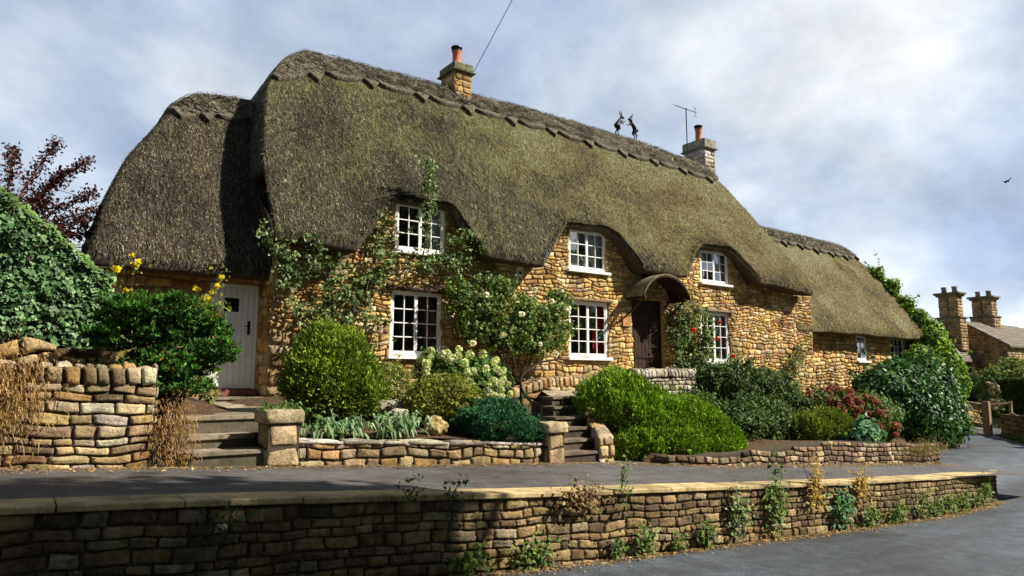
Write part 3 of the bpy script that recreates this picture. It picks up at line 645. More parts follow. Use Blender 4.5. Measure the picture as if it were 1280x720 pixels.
# plaque, alarm box, small wall stone
q = MB(); q.box(13.62, 13.92, YM - .075, YM - .03, 3.05, 3.32, c=(.5, .25, .1), bev=.006); q.build('name_plaque', M['cap_stone'] if False else stone_mat('plaque_wood', (.5, .3, .12), .8, 1.15, bd=.002), house)
q = MB(); q.box(9.98, 10.16, YM - .12, YM - .01, 4.14, 4.5, bev=.02); al = q.build('alarm_box', M['plastic'], house)
q = MB(); q.tube([(10.07, YM - .125, 4.22), (10.07, YM - .119, 4.22)], .045, 12); q.build('lens', M['iron'], al)
# chimneys
def chimney(s0, s1, t0, t1, zb, zt, zc, pot_h, seed, capcol, sq):
    a = masonry(lambda u, v, d: (u, t0 - d, v), s0, s1, zb, zt, (.13, .2), (.18, .36), .018, sq, seed, warp=.004, rough=.2)
    b_ = masonry(lambda u, v, d: (s0 - d, u, v), t0, t1, zb, zt, (.13, .2), (.18, .36), .018, sq, seed + 1, warp=.004, rough=.2)
    c_ = masonry(lambda u, v, d: (s1 + d, u, v), t0, t1, zb, zt, (.13, .2), (.18, .36), .018, sq, seed + 2, warp=.004, rough=.2)
    ch = stones('chimney', join(a, b_, c_), M['stone_house'], house)
    q = MB(); q.box(s0 + .006, s1 - .006, t0 + .006, t1, zb, zt - .003); q.build('core', M['mortar'], ch)
    q = MB(); q.box(s0 - .1, s1 + .1, t0 - .1, t1 + .1, zt, zt + .05, c=capcol, bev=.012); q.box(s0 - .05, s1 + .05, t0 - .05, t1 + .05, zt + .051, zc, c=capcol, bev=.03); q.build('chimney_cap', M['cap_stone'], ch)
    cx, cy = (s0 + s1) / 2, (t0 + t1) / 2; pot = MB(); r = .125
    pot.tube([(cx, cy, zc - .02), (cx, cy, zc + .06), (cx, cy, zc + .1), (cx, cy, zc + pot_h - .08), (cx, cy, zc + pot_h - .03), (cx, cy, zc + pot_h)], [.16, .155, r, r * .96, r * 1.12, r * 1.12], 20)
    po = pot.build('chimney_pot', M['terracotta'], ch, smooth=True)
    cw = MB(); zt2 = zc + pot_h
    cw.tube([(cx, cy, zt2 + .001), (cx, cy, zt2 + .03)], .15, 18); 
    for k in range(6): an = k * math.pi / 3; cw.tube([(cx + .12 * math.cos(an), cy + .12 * math.sin(an), zt2 + .03), (cx + .12 * math.cos(an), cy + .12 * math.sin(an), zt2 + .09)], .012, 5)
    cw.tube([(cx, cy, zt2 + .09), (cx, cy, zt2 + .13), (cx, cy, zt2 + .16)], [.17, .165, .04], 18); cw.build('cowl', M['iron'], po)
    return ch
ch1 = chimney(9.8, 10.38, 16.62, 17.4, 9.6, 10.5, 10.78, .52, 31, (.2, .2, .12), OCH); ch1['label'] = 'squat ochre chimney nearer the middle of the ridge'
ch2 = chimney(21.0, 21.62, 16.75, 17.75, 9.2, 10.42, 10.8, .56, 41, (.3, .29, .24), PAL); ch2['label'] = 'pale grey stone chimney at the right end of the ridge'

# ------------------------------------------------------------------ walls of the garden and the lane
# front retaining wall along a curved path
PATH = np.array([(-8, 5.85), (6, 5.85), (11, 5.93), (14, 6.1), (16.5, 6.35), (18.2, 6.72), (18.9, 7.15), (19.15, 7.7), (19.2, 8.3)])
def smooth_path(P, n=400):
    d = np.concatenate([[0], np.cumsum(np.linalg.norm(np.diff(P, axis=0), axis=1))]); u = np.linspace(0, d[-1], n)
    x = np.interp(u, d, P[:, 0]); y = np.interp(u, d, P[:, 1]); k = np.ones(25) / 25
    xs = np.convolve(np.pad(x, 12, 'edge'), k, 'valid'); ys = np.convolve(np.pad(y, 12, 'edge'), k, 'valid')
    xs[:12], ys[:12], xs[-12:], ys[-12:] = x[:12], y[:12], x[-12:], y[-12:]
    return u, xs, ys
PU, PX, PY = smooth_path(PATH); PL = PU[-1]
TX = np.gradient(PX, PU); TY = np.gradient(PY, PU); TN = np.hypot(TX, TY); TX /= TN; TY /= TN
def wall_pt(u, d):      # d positive towards the road
    x = np.interp(u, PU, PX); y = np.interp(u, PU, PY); tx = np.interp(u, PU, TX); ty = np.interp(u, PU, TY)
    return x + ty * d, y - tx * d
def fmap(u, v, d):
    x, y = wall_pt(u, d); return x, y, captop(x) - .055 + v
fw = empty('retaining_wall', (8, 6, -.4), 'long dark coursed stone retaining wall with flat pale coping beside the road', 'stone wall')
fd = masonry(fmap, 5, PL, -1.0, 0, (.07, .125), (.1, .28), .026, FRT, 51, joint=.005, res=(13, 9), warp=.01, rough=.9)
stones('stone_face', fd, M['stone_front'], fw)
V, F = [], []; us = np.linspace(5, PL, 160)
for i, u in enumerate(us):
    x, y = wall_pt(u, -.004); V += [(x, y, captop(x) - 1.15), (x, y, captop(x) - .056)]
    x, y = wall_pt(u, -.3); V += [(x, y, captop(x) - .056), (x, y, captop(x) - 1.15)]
    if i: a = 4 * (i - 1); b_ = 4 * i; F += [(a, b_, b_ + 1, a + 1), (a + 1, b_ + 1, b_ + 2, a + 2), (a + 2, b_ + 2, b_ + 3, a + 3)]
F += [(4 * 159, 4 * 159 + 3, 4 * 159 + 2, 4 * 159 + 1)]
q = MB(); q.add(V, F, (.05, .04, .03)); q.build('wall_core', M['mortar_dark'], fw)
q = MB(); u = 5.
while u < PL - .05:
    L = random.uniform(.75, 1.05) if u < PL - 3 else random.uniform(.35, .5); L = min(L, PL - u); dz = random.uniform(-.006, .006); col = np.array((.44, .34, .17)) * random.uniform(.8, 1.12)
    v = []; k = 5
    for i in range(k):
        uu = u + .006 + (L - .012) * i / (k - 1)
        for d, z in ((.05, -.05), (.055, -.042), (.055, -.01), (.045, 0), (-.33, 0), (-.33, -.058)):
            x, y = wall_pt(uu, d); v.append((x, y, captop(x) + z + dz))
    f = [tuple(i * 6 + j for j in range(5, -1, -1)) for i in (0,)] + [tuple((k - 1) * 6 + j for j in range(6))]
    f += [(i * 6 + j, i * 6 + (j + 1) % 6, (i + 1) * 6 + (j + 1) % 6, (i + 1) * 6 + j) for i in range(k - 1) for j in range(6)]
    q.add(v, f, tuple(col)); u += L
q.build('coping', M['coping'], fw)
# garden walls
def gwall(name, label, s0, s1, t0, hf, basef, pal, seed, thick=.3, hr=(.09, .15), wr=(.14, .36), mat='stone_garden', coping=None, warp=.02, ts=None, gres=(13, 9), left=True):
    root = empty(name, ((s0 + s1) / 2, t0, float(basef((s0 + s1) / 2))), label, 'stone wall')
    tf = ts or (lambda s: t0 + 0 * s); H = max(hf(s0), hf(s1), hf((s0 + s1) / 2))
    ctop = .0
    d = [masonry(lambda u, v, dd: (u, tf(u) - dd, basef(u) + v), s0, s1, -.06, H, hr, wr, .032, pal, seed, joint=.008, warp=warp, rough=.5, top=lambda u: hf(u) - .02, res=gres)]
    for xe, sg in ((s0, -1), (s1, 1)):
        d.append(masonry(lambda u, v, dd: (xe + sg * dd, tf(xe) + u, basef(xe) + v), 0, thick, -.06, hf(xe) - .01, hr, wr, .02, pal, seed + 3, warp=.008, rough=.4))
    if coping == 'flat':
        d.append(masonry(lambda u, v, dd: (u, tf(u) - .03 + v, basef(u) + hf(u) - .03 + dd), s0 - .02, s1 + .02, 0, thick + .06, (thick + .05, thick + .06), (.25, .55), .045, PAL, seed + 5, warp=.0, rough=.3, stagger=False))
        d.append(masonry(lambda u, v, dd: (u, tf(u) - .035 - dd, basef(u) + hf(u) - .05 + v), s0 - .02, s1 + .02, 0, .055, (.05, .055), (.25, .55), .02, PAL, seed + 5, warp=.004, rough=.3, stagger=False))
    if coping == 'upright':
        d.append(masonry(lambda u, v, dd: (u, tf(u) - .02 - dd, basef(u) + hf(u) + v), s0, s1, 0, .2, (.19, .2), (.07, .14), .04, pal, seed + 6, warp=.01, rough=.6))
        d.append(masonry(lambda u, v, dd: (u, tf(u) + v, basef(u) + hf(u) + .18 + dd), s0, s1, 0, thick, (thick, thick + .01), (.07, .14), .05, pal, seed + 6, warp=.0, rough=.6, stagger=False))
    stones('stone_face', join(*d), M[mat], root)
    q = MB(); xs = np.linspace(s0 + .01, s1 - .01, 24)
    hh = (.18 if coping == 'upright' else -.02)
    for a, b_ in zip(xs[:-1], xs[1:]):
        za, zb = float(basef(a)), float(basef(b_)); ya, yb = float(tf(a)) + .008, float(tf(b_)) + .008
        q.add([(a, ya, za - .3), (b_, yb, zb - .3), (b_, yb, zb + hf(b_) + hh), (a, ya, za + hf(a) + hh), (a, ya + thick, za - .3), (b_, yb + thick, zb - .3), (b_, yb + thick, zb + hf(b_) + hh), (a, ya + thick, za + hf(a) + hh)],
              [(0, 1, 2, 3), (3, 2, 6, 7), (7, 6, 5, 4)] + ([(0, 3, 7, 4)] if a == xs[0] else []) + ([(1, 5, 6, 2)] if b_ == xs[-1] else []), (.06, .05, .04))
    q.build('wall_core', M['mortar_dark'], root); return root
gwall('garden_wall', 'tall stone wall with upright coping stones left of the white door steps', -3.2, 1.32, 8.6, lambda s: .86, lambda s: .72 - .05 * np.asarray(s) * .4, GAR, 61, hr=(.07, .15), wr=(.16, .38), coping='upright')
gwall('garden_wall', 'low pale stone wall edging the rockery bed between the two gate piers', 2.92, 6.68, 8.62, lambda s: .31, lambda s: zp(s) - .0, GAR, 62, coping='flat', hr=(.1, .15), wr=(.14, .32))
tr_ = lambda s: np.interp(s, [7.6, 9.9, 12.5, 18.0], [8.55, 7.95, 7.95, 7.8])
gwall('garden_wall', 'rough low stone wall below the big round bush and the flowering shrubs', 9.0, 17.9, 7.9, lambda s: np.interp(s, [9.0, 9.9, 12, 14, 18], [.14, .17, .3, .46, .42]), lambda s: zp(s) - .0, [((.3, .2, .13), 3), ((.42, .34, .22), 2), ((.2, .13, .09), 2)], 63, coping=None, hr=(.07, .12), wr=(.1, .26), ts=tr_, warp=.014)
def pier(s0, s1, t0, t1, z0, z1, label, seed):
    root = empty('gate_pier', ((s0 + s1) / 2, (t0 + t1) / 2, z0), label, 'pier', 'squat stone piers beside the garden steps')
    H = z1 - z0; k = (H / 2 - .002, H / 2)
    fs = [masonry(lambda u, v, d: (u, t0 - d, v), s0, s1, z0, z1, (.22, .3), (s1 - s0, s1 - s0 + .01), .012, GAR[:2], seed, warp=.003, rough=.3, stagger=False, res=(12, 10)),
          masonry(lambda u, v, d: (s1 + d, u, v), t0, t1, z0, z1, (.22, .3), (t1 - t0, t1 - t0 + .01), .012, GAR[:2], seed + 1, warp=.003, rough=.3, stagger=False, res=(12, 10)),
          masonry(lambda u, v, d: (s0 - d, u, v), t0, t1, z0, z1, (.22, .3), (t1 - t0, t1 - t0 + .01), .012, GAR[:2], seed + 2, warp=.003, rough=.3, stagger=False, res=(12, 10))]
    stones('shaft', join(*fs), M['stone_garden'], root)
    q = MB(); q.box(s0 + .005, s1 - .005, t0 + .005, t1, z0 - .2, z1 - .003); q.build('core', M['mortar_dark'], root)
    bm = bmesh.new(); bmesh.ops.create_cube(bm, size=1); bmesh.ops.subdivide_edges(bm, edges=bm.edges[:], cuts=7, use_grid_fill=True)
    for v in bm.verts:
        x, y, z = v.co * 2; r = max(abs(x), abs(y), abs(z)); n_ = math.sqrt(x * x + y * y + z * z); k = .72 + .28 * r / n_
        nz = .05 * math.sin(x * 5 + seed) * math.cos(y * 4 + z * 6 + seed)
        v.co = Vector(((s0 + s1) / 2 + x * k * ((s1 - s0) / 2 + .06) * (1 + nz), (t0 + t1) / 2 + y * k * ((t1 - t0) / 2 + .06), z1 + .075 + z * k * .085 * (1 + nz)))
    me = bpy.data.meshes.new('cap'); bm.to_mesh(me); bm.free(); a = me.color_attributes.new('Col', 'FLOAT_COLOR', 'POINT')
    a.data.foreach_set('color', [.5, .42, .24, 1] * len(me.vertices)); link('cap', me, M['cap_stone'] if False else M['stone_garden'], root, True)
pier(2.52, 2.9, 8.52, 8.95, .56, 1.1, 'squat square stone pier right of the steps to the white door', 71)
pier(6.74, 7.06, 8.5, 8.85, .3, .8, 'narrow pale stone pier left of the steps to the dark door', 75)
# steps
def step(root, x0, x1, y0, y1, z0, z1, c=(.24, .2, .15)):
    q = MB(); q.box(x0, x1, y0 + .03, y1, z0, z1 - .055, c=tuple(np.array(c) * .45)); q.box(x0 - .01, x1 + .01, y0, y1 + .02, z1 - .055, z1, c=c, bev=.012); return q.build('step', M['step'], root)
r1 = empty('garden_steps', (2.1, 9, .65), 'worn stone steps rising towards the white door', 'steps')
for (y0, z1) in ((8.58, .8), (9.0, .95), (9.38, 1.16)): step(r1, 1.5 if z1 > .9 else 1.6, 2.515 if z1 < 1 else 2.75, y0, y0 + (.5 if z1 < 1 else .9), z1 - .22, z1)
q = MB(); q.add([(1.55, 10.2, 1.153), (2.9, 10.2, 1.153), (4.05, 13.9, 1.19), (4.05, 14.4, 1.2), (2.4, 14.4, 1.2)], [(0, 1, 2, 3, 4)], (.3, .26, .18)); q.build('landing', M['step'], r1)
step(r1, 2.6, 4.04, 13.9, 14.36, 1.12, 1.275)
r2 = empty('garden_steps', (7.6, 9, .3), 'dark steep steps climbing past the iron handrail to the dark door', 'steps')
for k in range(6):
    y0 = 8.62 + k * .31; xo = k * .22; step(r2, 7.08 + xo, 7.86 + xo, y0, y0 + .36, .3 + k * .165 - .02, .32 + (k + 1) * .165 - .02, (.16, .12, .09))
q = MB(); q.add([(8.5, 10.55, 1.25), (11.6, 10.85, 1.3), (11.9, 12.2, 1.5), (12.3, 12.2, 1.77), (15.6, 12.2, 1.775), (15.6, 13.87, 1.775), (10, 13.6, 1.6)], [(0, 1, 2, 3, 4, 5, 6)], (.3, .26, .18)); q.build('landing', M['step'], r2)
# rough raking wall beside the right flight
rk = lambda s: np.interp(s, [7.5, 8.2, 9.2, 10.5, 11.6], [.04, .12, .38, .42, .3])
gwall('raking_wall', 'rough ochre rubble wall rising beside the iron handrail under the window', 7.5, 11.7, 11.6, rk, lambda s: 1.05 + 0 * np.asarray(s), [((.5, .36, .17), 3), ((.56, .45, .26), 2), ((.38, .22, .1), 2)], 64, coping='upright', hr=(.12, .22), wr=(.18, .42), warp=.05)
q_ = masonry(lambda u, v, d: (7.88 + .6 * (u - 8.6) - d * .3, u, v), 8.62, 10.9, .2, .95, (.12, .2), (.2, .4), .03, GAR, 66, top=lambda u: .5 + (u - 8.6) * .4, warp=.02)
q_ = join(q_, masonry(lambda u, v, d: (u, 8.61 - d, v), 7.88, 8.21, .2, .68, (.14, .2), (.16, .2), .03, GAR, 67, warp=.01), masonry(lambda u, v, d: (7.86 + .6 * (u - 8.6) + v, u, .655 + .28 * (u - 8.62) + d), 8.58, 10.8, 0, .35, (.34, .35), (.25, .45), .05, GAR, 68, warp=0, stagger=False))
sw = empty('stair_side_wall', (8.8, 9.5, .3), 'low block wall on the right side of the dark door steps', 'stone wall'); stones('stone_face', q_, M['stone_garden'], sw)
q = MB(); q.add([(7.89, 8.62, .1), (9.28, 10.9, .1), (9.28, 10.9, 1.3), (7.89, 8.62, .66), (8.2, 8.62, .1), (9.6, 10.9, .1), (9.6, 10.9, 1.3), (8.2, 8.62, .66)], [(0, 1, 2, 3), (3, 2, 6, 7), (0, 3, 7, 4), (4, 5, 6, 7)], (.2, .15, .1)); q.build('wall_core', M['mortar'], sw)
# parapet wall in front of the dark door
gwall('parapet_wall', 'pale grey dry stone parapet with upright coping in front of the dark door', 12.35, 15.5, 12.2, lambda s: .74, lambda s: .9 + 0 * np.asarray(s), PAL, 65, coping='upright', hr=(.09, .15), wr=(.12, .26), warp=.02)
# handrail
hr_ = empty('handrail', (8.2, 11, 1.0), 'black curved iron handrail beside the steps up to the dark door', 'handrail')
q = MB(); q.tube([(7.75, 10.0, .6), (7.75, 10.0, 1.16)], .028); q.build('post', M['iron'], hr_); q = MB(); q.tube([(8.05, 11.0, 1.0), (8.05, 11.0, 1.5)], .03); q.build('post', M['iron'], hr_)
def bez(pts, n=8):
    out = []; P = [Vector(p) for p in pts]; P = [P[0]] + P + [P[-1]]
    for i in range(1, len(P) - 2):
        for k in range(n):
            t = k / n; a, b_, c_, d_ = P[i - 1], P[i], P[i + 1], P[i + 2]
            out.append(.5 * ((2 * b_) + (c_ - a) * t + (2 * a - 5 * b_ + 4 * c_ - d_) * t * t + (3 * b_ - a - 3 * c_ + d_) * t ** 3))
    out.append(P[-1]); return out
q = MB(); q.tube(bez([(7.75, 10.0, 1.14), (7.85, 10.4, 1.2), (7.98, 10.8, 1.34), (8.05, 11.0, 1.5), (8.3, 11.3, 1.68), (9.0, 12.0, 1.82), (9.9, 12.8, 1.98), (11.1, 13.6, 2.1)]), .024); q.build('rail', M['iron'], hr_)

# ------------------------------------------------------------------ foliage
def leafmesh(name, P, N, size, col, aspect=.6, jit=.6, fold=.25, droop=0, spike=0):
    n = len(P); N0 = N / (np.linalg.norm(N, axis=1)[:, None] + 1e-9); N = N + RNG.normal(0, jit, (n, 3)); N /= np.linalg.norm(N, axis=1)[:, None] + 1e-9
    T_ = RNG.normal(0, 1, (n, 3)); T_[:, 2] -= droop
    if spike: T_ = T_ * .5 + N0 * spike + np.array([0, 0, .25]); T_ /= np.linalg.norm(T_, axis=1)[:, None]; N = RNG.normal(0, 1, (n, 3)); N -= T_ * (N * T_).sum(1)[:, None]; N /= np.linalg.norm(N, axis=1)[:, None] + 1e-9
    T_ -= N * (T_ * N).sum(1)[:, None]; T_ /= np.linalg.norm(T_, axis=1)[:, None] + 1e-9
    B = np.cross(N, T_); L = np.asarray(size).reshape(-1, 1) * RNG.uniform(.45, 1.5, (n, 1)); W = L * aspect * .5
    mid = P + T_ * L * .1
    a = P - T_ * L * .5; b_ = mid + B * W + N * W * fold; c_ = P + T_ * L * .5 - N * L * .12; d_ = mid - B * W + N * W * fold
    V = np.stack([a, b_, c_, d_], 1).reshape(-1, 3); F = np.arange(4 * n).reshape(-1, 4)
    return V, F, np.repeat(col, 4, 0)
def cols(n, pal):
    w = np.array([p[1] for p in pal], float); k = RNG.choice(len(pal), n, p=w / w.sum()); c = np.array([p[0] for p in pal])[k]
    return c * RNG.uniform(.7, 1.35, (n, 1))
def clumps(blobs, nc, per, rc, lump=.16, inner=.25, flat=1.0, lf=2.2, zmin=None, up=.25):
    """leaf positions and normals: clumps spread over the shell and some of the inside of a set of ellipsoids"""
    bl = np.array(blobs, float); area = (bl[:, 3] * bl[:, 4] + bl[:, 4] * bl[:, 5] + bl[:, 3] * bl[:, 5]); k = RNG.choice(len(bl), nc * 2, p=area / area.sum())
    d = RNG.normal(0, 1, (nc * 2, 3)); d /= np.linalg.norm(d, axis=1)[:, None]
    r = 1 - inner * RNG.random(nc * 2) ** 1.5
    c = bl[k, :3] + d * bl[k, 3:6] * r[:, None] * (1 + lump * fnoise(d + bl[k, :3], lf * 1.4, 2))[:, None]
    keep = np.ones(nc * 2, bool)
    for i, e in enumerate(bl):
        q = (((c - e[:3]) / e[3:6]) ** 2).sum(1); keep &= ~((q < .6) & (k != i))
    if zmin is not None: keep &= c[:, 2] > (zmin(c[:, 0], c[:, 1]) if callable(zmin) else zmin)
    c, d, k = c[keep][:nc], d[keep][:nc], k[keep][:nc]
    nn = d / bl[k, 3:6]; nn /= np.linalg.norm(nn, axis=1)[:, None]
    q = RNG.normal(0, 1, (len(c), per, 3)); q /= np.linalg.norm(q, axis=2)[:, :, None]; rr = RNG.random((len(c), per, 1)) ** .5
    sc = rc * RNG.uniform(.6, 1.4, (len(c), 1, 1)); off = q * rr * sc; off[:, :, 2] *= flat
    P = c[:, None, :] + off; N = nn[:, None, :] * .7 + q * .7 + np.array([0, 0, up])
    tone = RNG.uniform(.72, 1.28, (len(c), 1, 1)); tone = np.repeat(tone, per, 1).reshape(-1, 1)
    return P.reshape(-1, 3), N.reshape(-1, 3), tone
def foliage(name, root, blobs, nc, per, rc, size, pal, mat='leaf', **k):
    a = {q: k.pop(q) for q in ('aspect', 'jit', 'fold', 'droop') if q in k}
    if mat == 'needle': a['spike'] = 1.1; size = size * 1.25
    P, N, tone = clumps(blobs, nc, per, rc, **k)
    ns_ = max(6, nc // 28); k_ = RNG.choice(len(P), ns_); dr = N[k_] / np.linalg.norm(N[k_], axis=1)[:, None] * .8 + RNG.normal(0, .35, (ns_, 3)) + np.array([0, 0, .6]); dr /= np.linalg.norm(dr, axis=1)[:, None]
    tt_ = np.linspace(0, 1, 13)[None, :, None]; ln_ = rc * RNG.uniform(1.2, 3.2, (ns_, 1, 1)); sp_ = P[k_][:, None, :] + dr[:, None, :] * tt_ * ln_ + RNG.normal(0, size * .25, (ns_, 13, 3))
    P = np.vstack([P, sp_.reshape(-1, 3)]); N = np.vstack([N, np.repeat(dr, 13, 0)]); tone = np.vstack([tone, np.full((ns_ * 13, 1), 1.15)])
    c = cols(len(P), pal) * tone
    return link(name, np_mesh(name, *leafmesh(name, P, N, np.full(len(P), size), c, **a)), M[mat], root)
def stems(root, base, blobs, n, r=.02, name='stem'):
    q = MB()
    for i in range(n):
        e = random.choice(blobs); tgt = Vector((e[0] + random.uniform(-.6, .6) * e[3], e[1] + random.uniform(-.6, .6) * e[4], e[2] + random.uniform(-.2, .7) * e[5]))
        b_ = Vector(base) + Vector((random.uniform(-.1, .1), random.uniform(-.1, .1), 0)); m_ = b_.lerp(tgt, .5) + Vector((random.uniform(-.1, .1), random.uniform(-.1, .1), .08))
        q.tube([b_, b_.lerp(m_, .5), m_, m_.lerp(tgt, .6), tgt], [r, r * .85, r * .7, r * .45, r * .2], 6)
    return q.build(name, M['bark'], root, smooth=True)
def shrub(name, label, cat, base, blobs, nc, per, rc, size, pal, mat='leaf', ns=6, sr=.02, group=None, **k):
    root = empty(name, base, label, cat, group); foliage('foliage', root, blobs, nc, per, rc, size, pal, mat, **k); stems(root, base, blobs, ns, sr); return root
G_BR = [((.15, .27, .015), 4), ((.1, .2, .012), 3), ((.24, .34, .025), 1.5)]
G_DK = [((.025, .06, .015), 4), ((.045, .09, .02), 3), ((.07, .12, .03), 1)]
G_MD = [((.08, .15, .03), 4), ((.13, .21, .045), 2), ((.04, .08, .02), 2)]
G_YL = [((.2, .22, .03), 3), ((.13, .17, .02), 3), ((.28, .24, .04), 1)]
G_BL = [((.04, .13, .065), 4), ((.06, .17, .085), 2), ((.02, .07, .035), 2)]
G_IVY = [((.06, .14, .055), 4), ((.12, .22, .09), 3), ((.2, .31, .14), 2), ((.025, .06, .02), 2)]
# big round bush
shrub('round_bush', 'big bright green rounded evergreen bush right of the dark stone steps', 'bush', (10.3, 9.6, .3),
      [(9.3, 9.6, 1.0, .9, .9, .74), (10.1, 9.5, .66, .8, .85, .66), (10.75, 9.3, .62, .75, .8, .66), (11.3, 9.2, .35, .6, .7, .52), (9.2, 8.95, .42, .65, .45, .4), (10.0, 8.85, .38, .7, .5, .42), (10.8, 8.8, .22, .6, .5, .36)], 4300, 18, .1, .055, G_BR, 'needle', lump=.22, aspect=.34, ns=10, inner=.15, sr=.04, up=.5, zmin=.02)
# juniper with trunk
jun = []
for k in range(36):
    zz = random.uniform(0, 1); w_ = .30 + .62 * math.sin(math.pi * min(1, .18 + zz * .72)) ** 1.0; jun.append((1.5 + random.uniform(-1, 1) * w_ * .62, 9.75 + random.uniform(-.4, .3), 1.45 + zz * 1.12, random.uniform(.3, .5), random.uniform(.3, .46), random.uniform(.09, .16)))
shrub('spreading_juniper', 'dark green spreading juniper on a bare trunk left of the white door', 'shrub', (1.58, 9.3, 1.1), jun, 2300, 22, .07, .05, [((.045, .13, .02), 4), ((.08, .19, .03), 3), ((.025, .06, .01), 2), ((.25, .09, .02), .22)], 'needle', lump=.25, inner=.6, flat=.4, aspect=.36, ns=9, sr=.03, up=.2)
# yew-like ball
shrub('conifer_bush', 'bushy yellow green conifer below the climbing rose left of the lower window', 'bush', (4.05, 10.3, 1.0), [(3.95, 10.3, 1.82, .64, .6, .56), (4.1, 10.2, 1.5, .55, .55, .45), (3.75, 10.3, 1.62, .5, .5, .42)], 2400, 18, .11, .055, [((.17, .25, .02), 4), ((.11, .18, .015), 3), ((.28, .36, .04), 1.2)], 'needle', lump=.26, inner=.3, aspect=.33, ns=8, sr=.035, up=.5)
shrub('variegated_shrub', 'small sparse yellow green shrub tucked right of the conifer bush', 'shrub', (5.1, 10.8, 1.0), [(5.1, 10.8, 1.5, .4, .35, .42), (5.2, 10.6, 1.3, .4, .3, .3)], 420, 14, .08, .055, [((.26, .27, .08), 3), ((.15, .2, .04), 2), ((.4, .18, .05), .3)], ns=10, sr=.01, aspect=.45)
shrub('golden_shrub', 'loose golden green shrub with dark stems in the rockery', 'shrub', (5.65, 9.8, .85), [(5.65, 9.8, 1.35, .6, .5, .36), (5.9, 9.8, 1.2, .45, .4, .3), (5.35, 9.8, 1.2, .4, .4, .3)], 800, 14, .08, .05, G_YL, ns=16, sr=.012, inner=.4, aspect=.5)
def flowers(root, spots, r, pal, name='flower_head', npet=150, size=.034):
    proto = None
    for i, p in enumerate(spots):
        if i % 6 == 0:
            d = RNG.normal(0, 1, (npet, 3)); d /= np.linalg.norm(d, axis=1)[:, None]; P = d * r * RNG.uniform(.75, 1.05, (npet, 1)); P[:, 2] *= .8
            me = np_mesh(name, *leafmesh(name, P, d, np.full(npet, size), cols(npet, pal), aspect=.9, jit=.4)); me.materials.append(M['petal'])
        o = bpy.data.objects.new(name, me); COL.objects.link(o); o.location = p; o.scale = (random.uniform(.75, 1.2),) * 3; o.rotation_euler = (random.uniform(-1, 1), random.uniform(-1, 1), random.uniform(0, 6)); link_child(o, root)
hw = shrub('white_hydrangea', 'hydrangea with pale cream flower heads below the ground floor window', 'hydrangea', (6.7, 11.2, 1.0), [(6.45, 11.2, 1.65, .55, .45, .45), (6.95, 11.1, 1.5, .55, .45, .5), (6.8, 10.9, 1.35, .6, .4, .35)], 460, 16, .11, .085, [((.1, .2, .04), 3), ((.07, .14, .03), 2)], ns=12, sr=.012, inner=.5)
HWF = True
shrub('creeping_juniper', 'low blue green spreading conifer spilling over the wall beside the narrow pier', 'shrub', (6.3, 9.3, .8), [(6.25, 9.3, 1.0, .6, .55, .34), (6.5, 9.0, .8, .5, .5, .26), (6.1, 9.1, .95, .45, .45, .28), (6.75, 8.9, .72, .3, .3, .14)], 900, 26, .09, .042, G_BL, 'needle', flat=.5, lump=.2, inner=.3, aspect=.36, ns=8, sr=.02, up=.8)
shrub('dark_shrub', 'small dark green shrub behind the creeping conifer', 'shrub', (7.5, 11.3, 1.15), [(7.55, 11.3, 1.55, .45, .3, .42)], 260, 14, .09, .07, G_DK, ns=6, sr=.012)
# right side
shrub('bay_shrub', 'large loose dark green shrub against the ochre wall right of the parapet', 'shrub', (14.9, 10.6, .4), [(14.3, 10.8, 1.45, .9, .7, .6), (15.2, 10.6, 1.2, .95, .7, .7), (15.9, 10.6, .95, .75, .6, .6), (14.0, 10.4, .9, .8, .6, .5), (15.1, 10.0, .7, 1.0, .5, .5), (13.6, 10.8, 1.6, .5, .4, .35), (13.0, 9.7, .6, .6, .6, .45), (13.9, 9.5, .5, .75, .5, .42), (12.6, 10.4, .9, .5, .5, .45)], 2200, 16, .14, .075, [((.07, .12, .035), 4), ((.12, .18, .07), 2), ((.035, .07, .02), 3)], ns=18, sr=.025, inner=.45, lump=.25)
shrub('golden_conifer', 'small bright yellow green conifer mound in front of the dark green shrub', 'shrub', (14.9, 9.0, .3), [(14.55, 9.0, .5, .5, .45, .34), (15.2, 9.0, .5, .6, .5, .42), (15.6, 9.0, .35, .4, .4, .36)], 1100, 16, .09, .055, [((.15, .2, .02), 4), ((.1, .15, .015), 3), ((.24, .28, .04), 1.2)], 'needle', aspect=.34, ns=5, up=.5, inner=.15)
hr2 = shrub('red_hydrangea', 'hydrangea covered in dusky red flower heads near the end of the low wall', 'hydrangea', (17, 9.5, .2), [(16.6, 9.6, .85, .75, .6, .5), (17.4, 9.4, .6, .8, .6, .55), (16.2, 9.7, .9, .5, .5, .4), (17.9, 9.3, .35, .5, .5, .4)], 620, 14, .13, .1, [((.06, .12, .03), 4), ((.1, .17, .05), 2), ((.13, .07, .03), 1)], ns=14, sr=.015, inner=.4)
HRF = True
shrub('broad_leaf_plant', 'blue green large leaved plant leaning over the low wall below the red hydrangea', 'plant', (15.6, 8.5, -.1), [(15.5, 8.4, .15, .45, .35, .42), (15.9, 8.5, .3, .4, .3, .3)], 110, 9, .14, .17, [((.1, .22, .13), 3), ((.16, .3, .2), 1)], ns=5, sr=.012, aspect=.65)
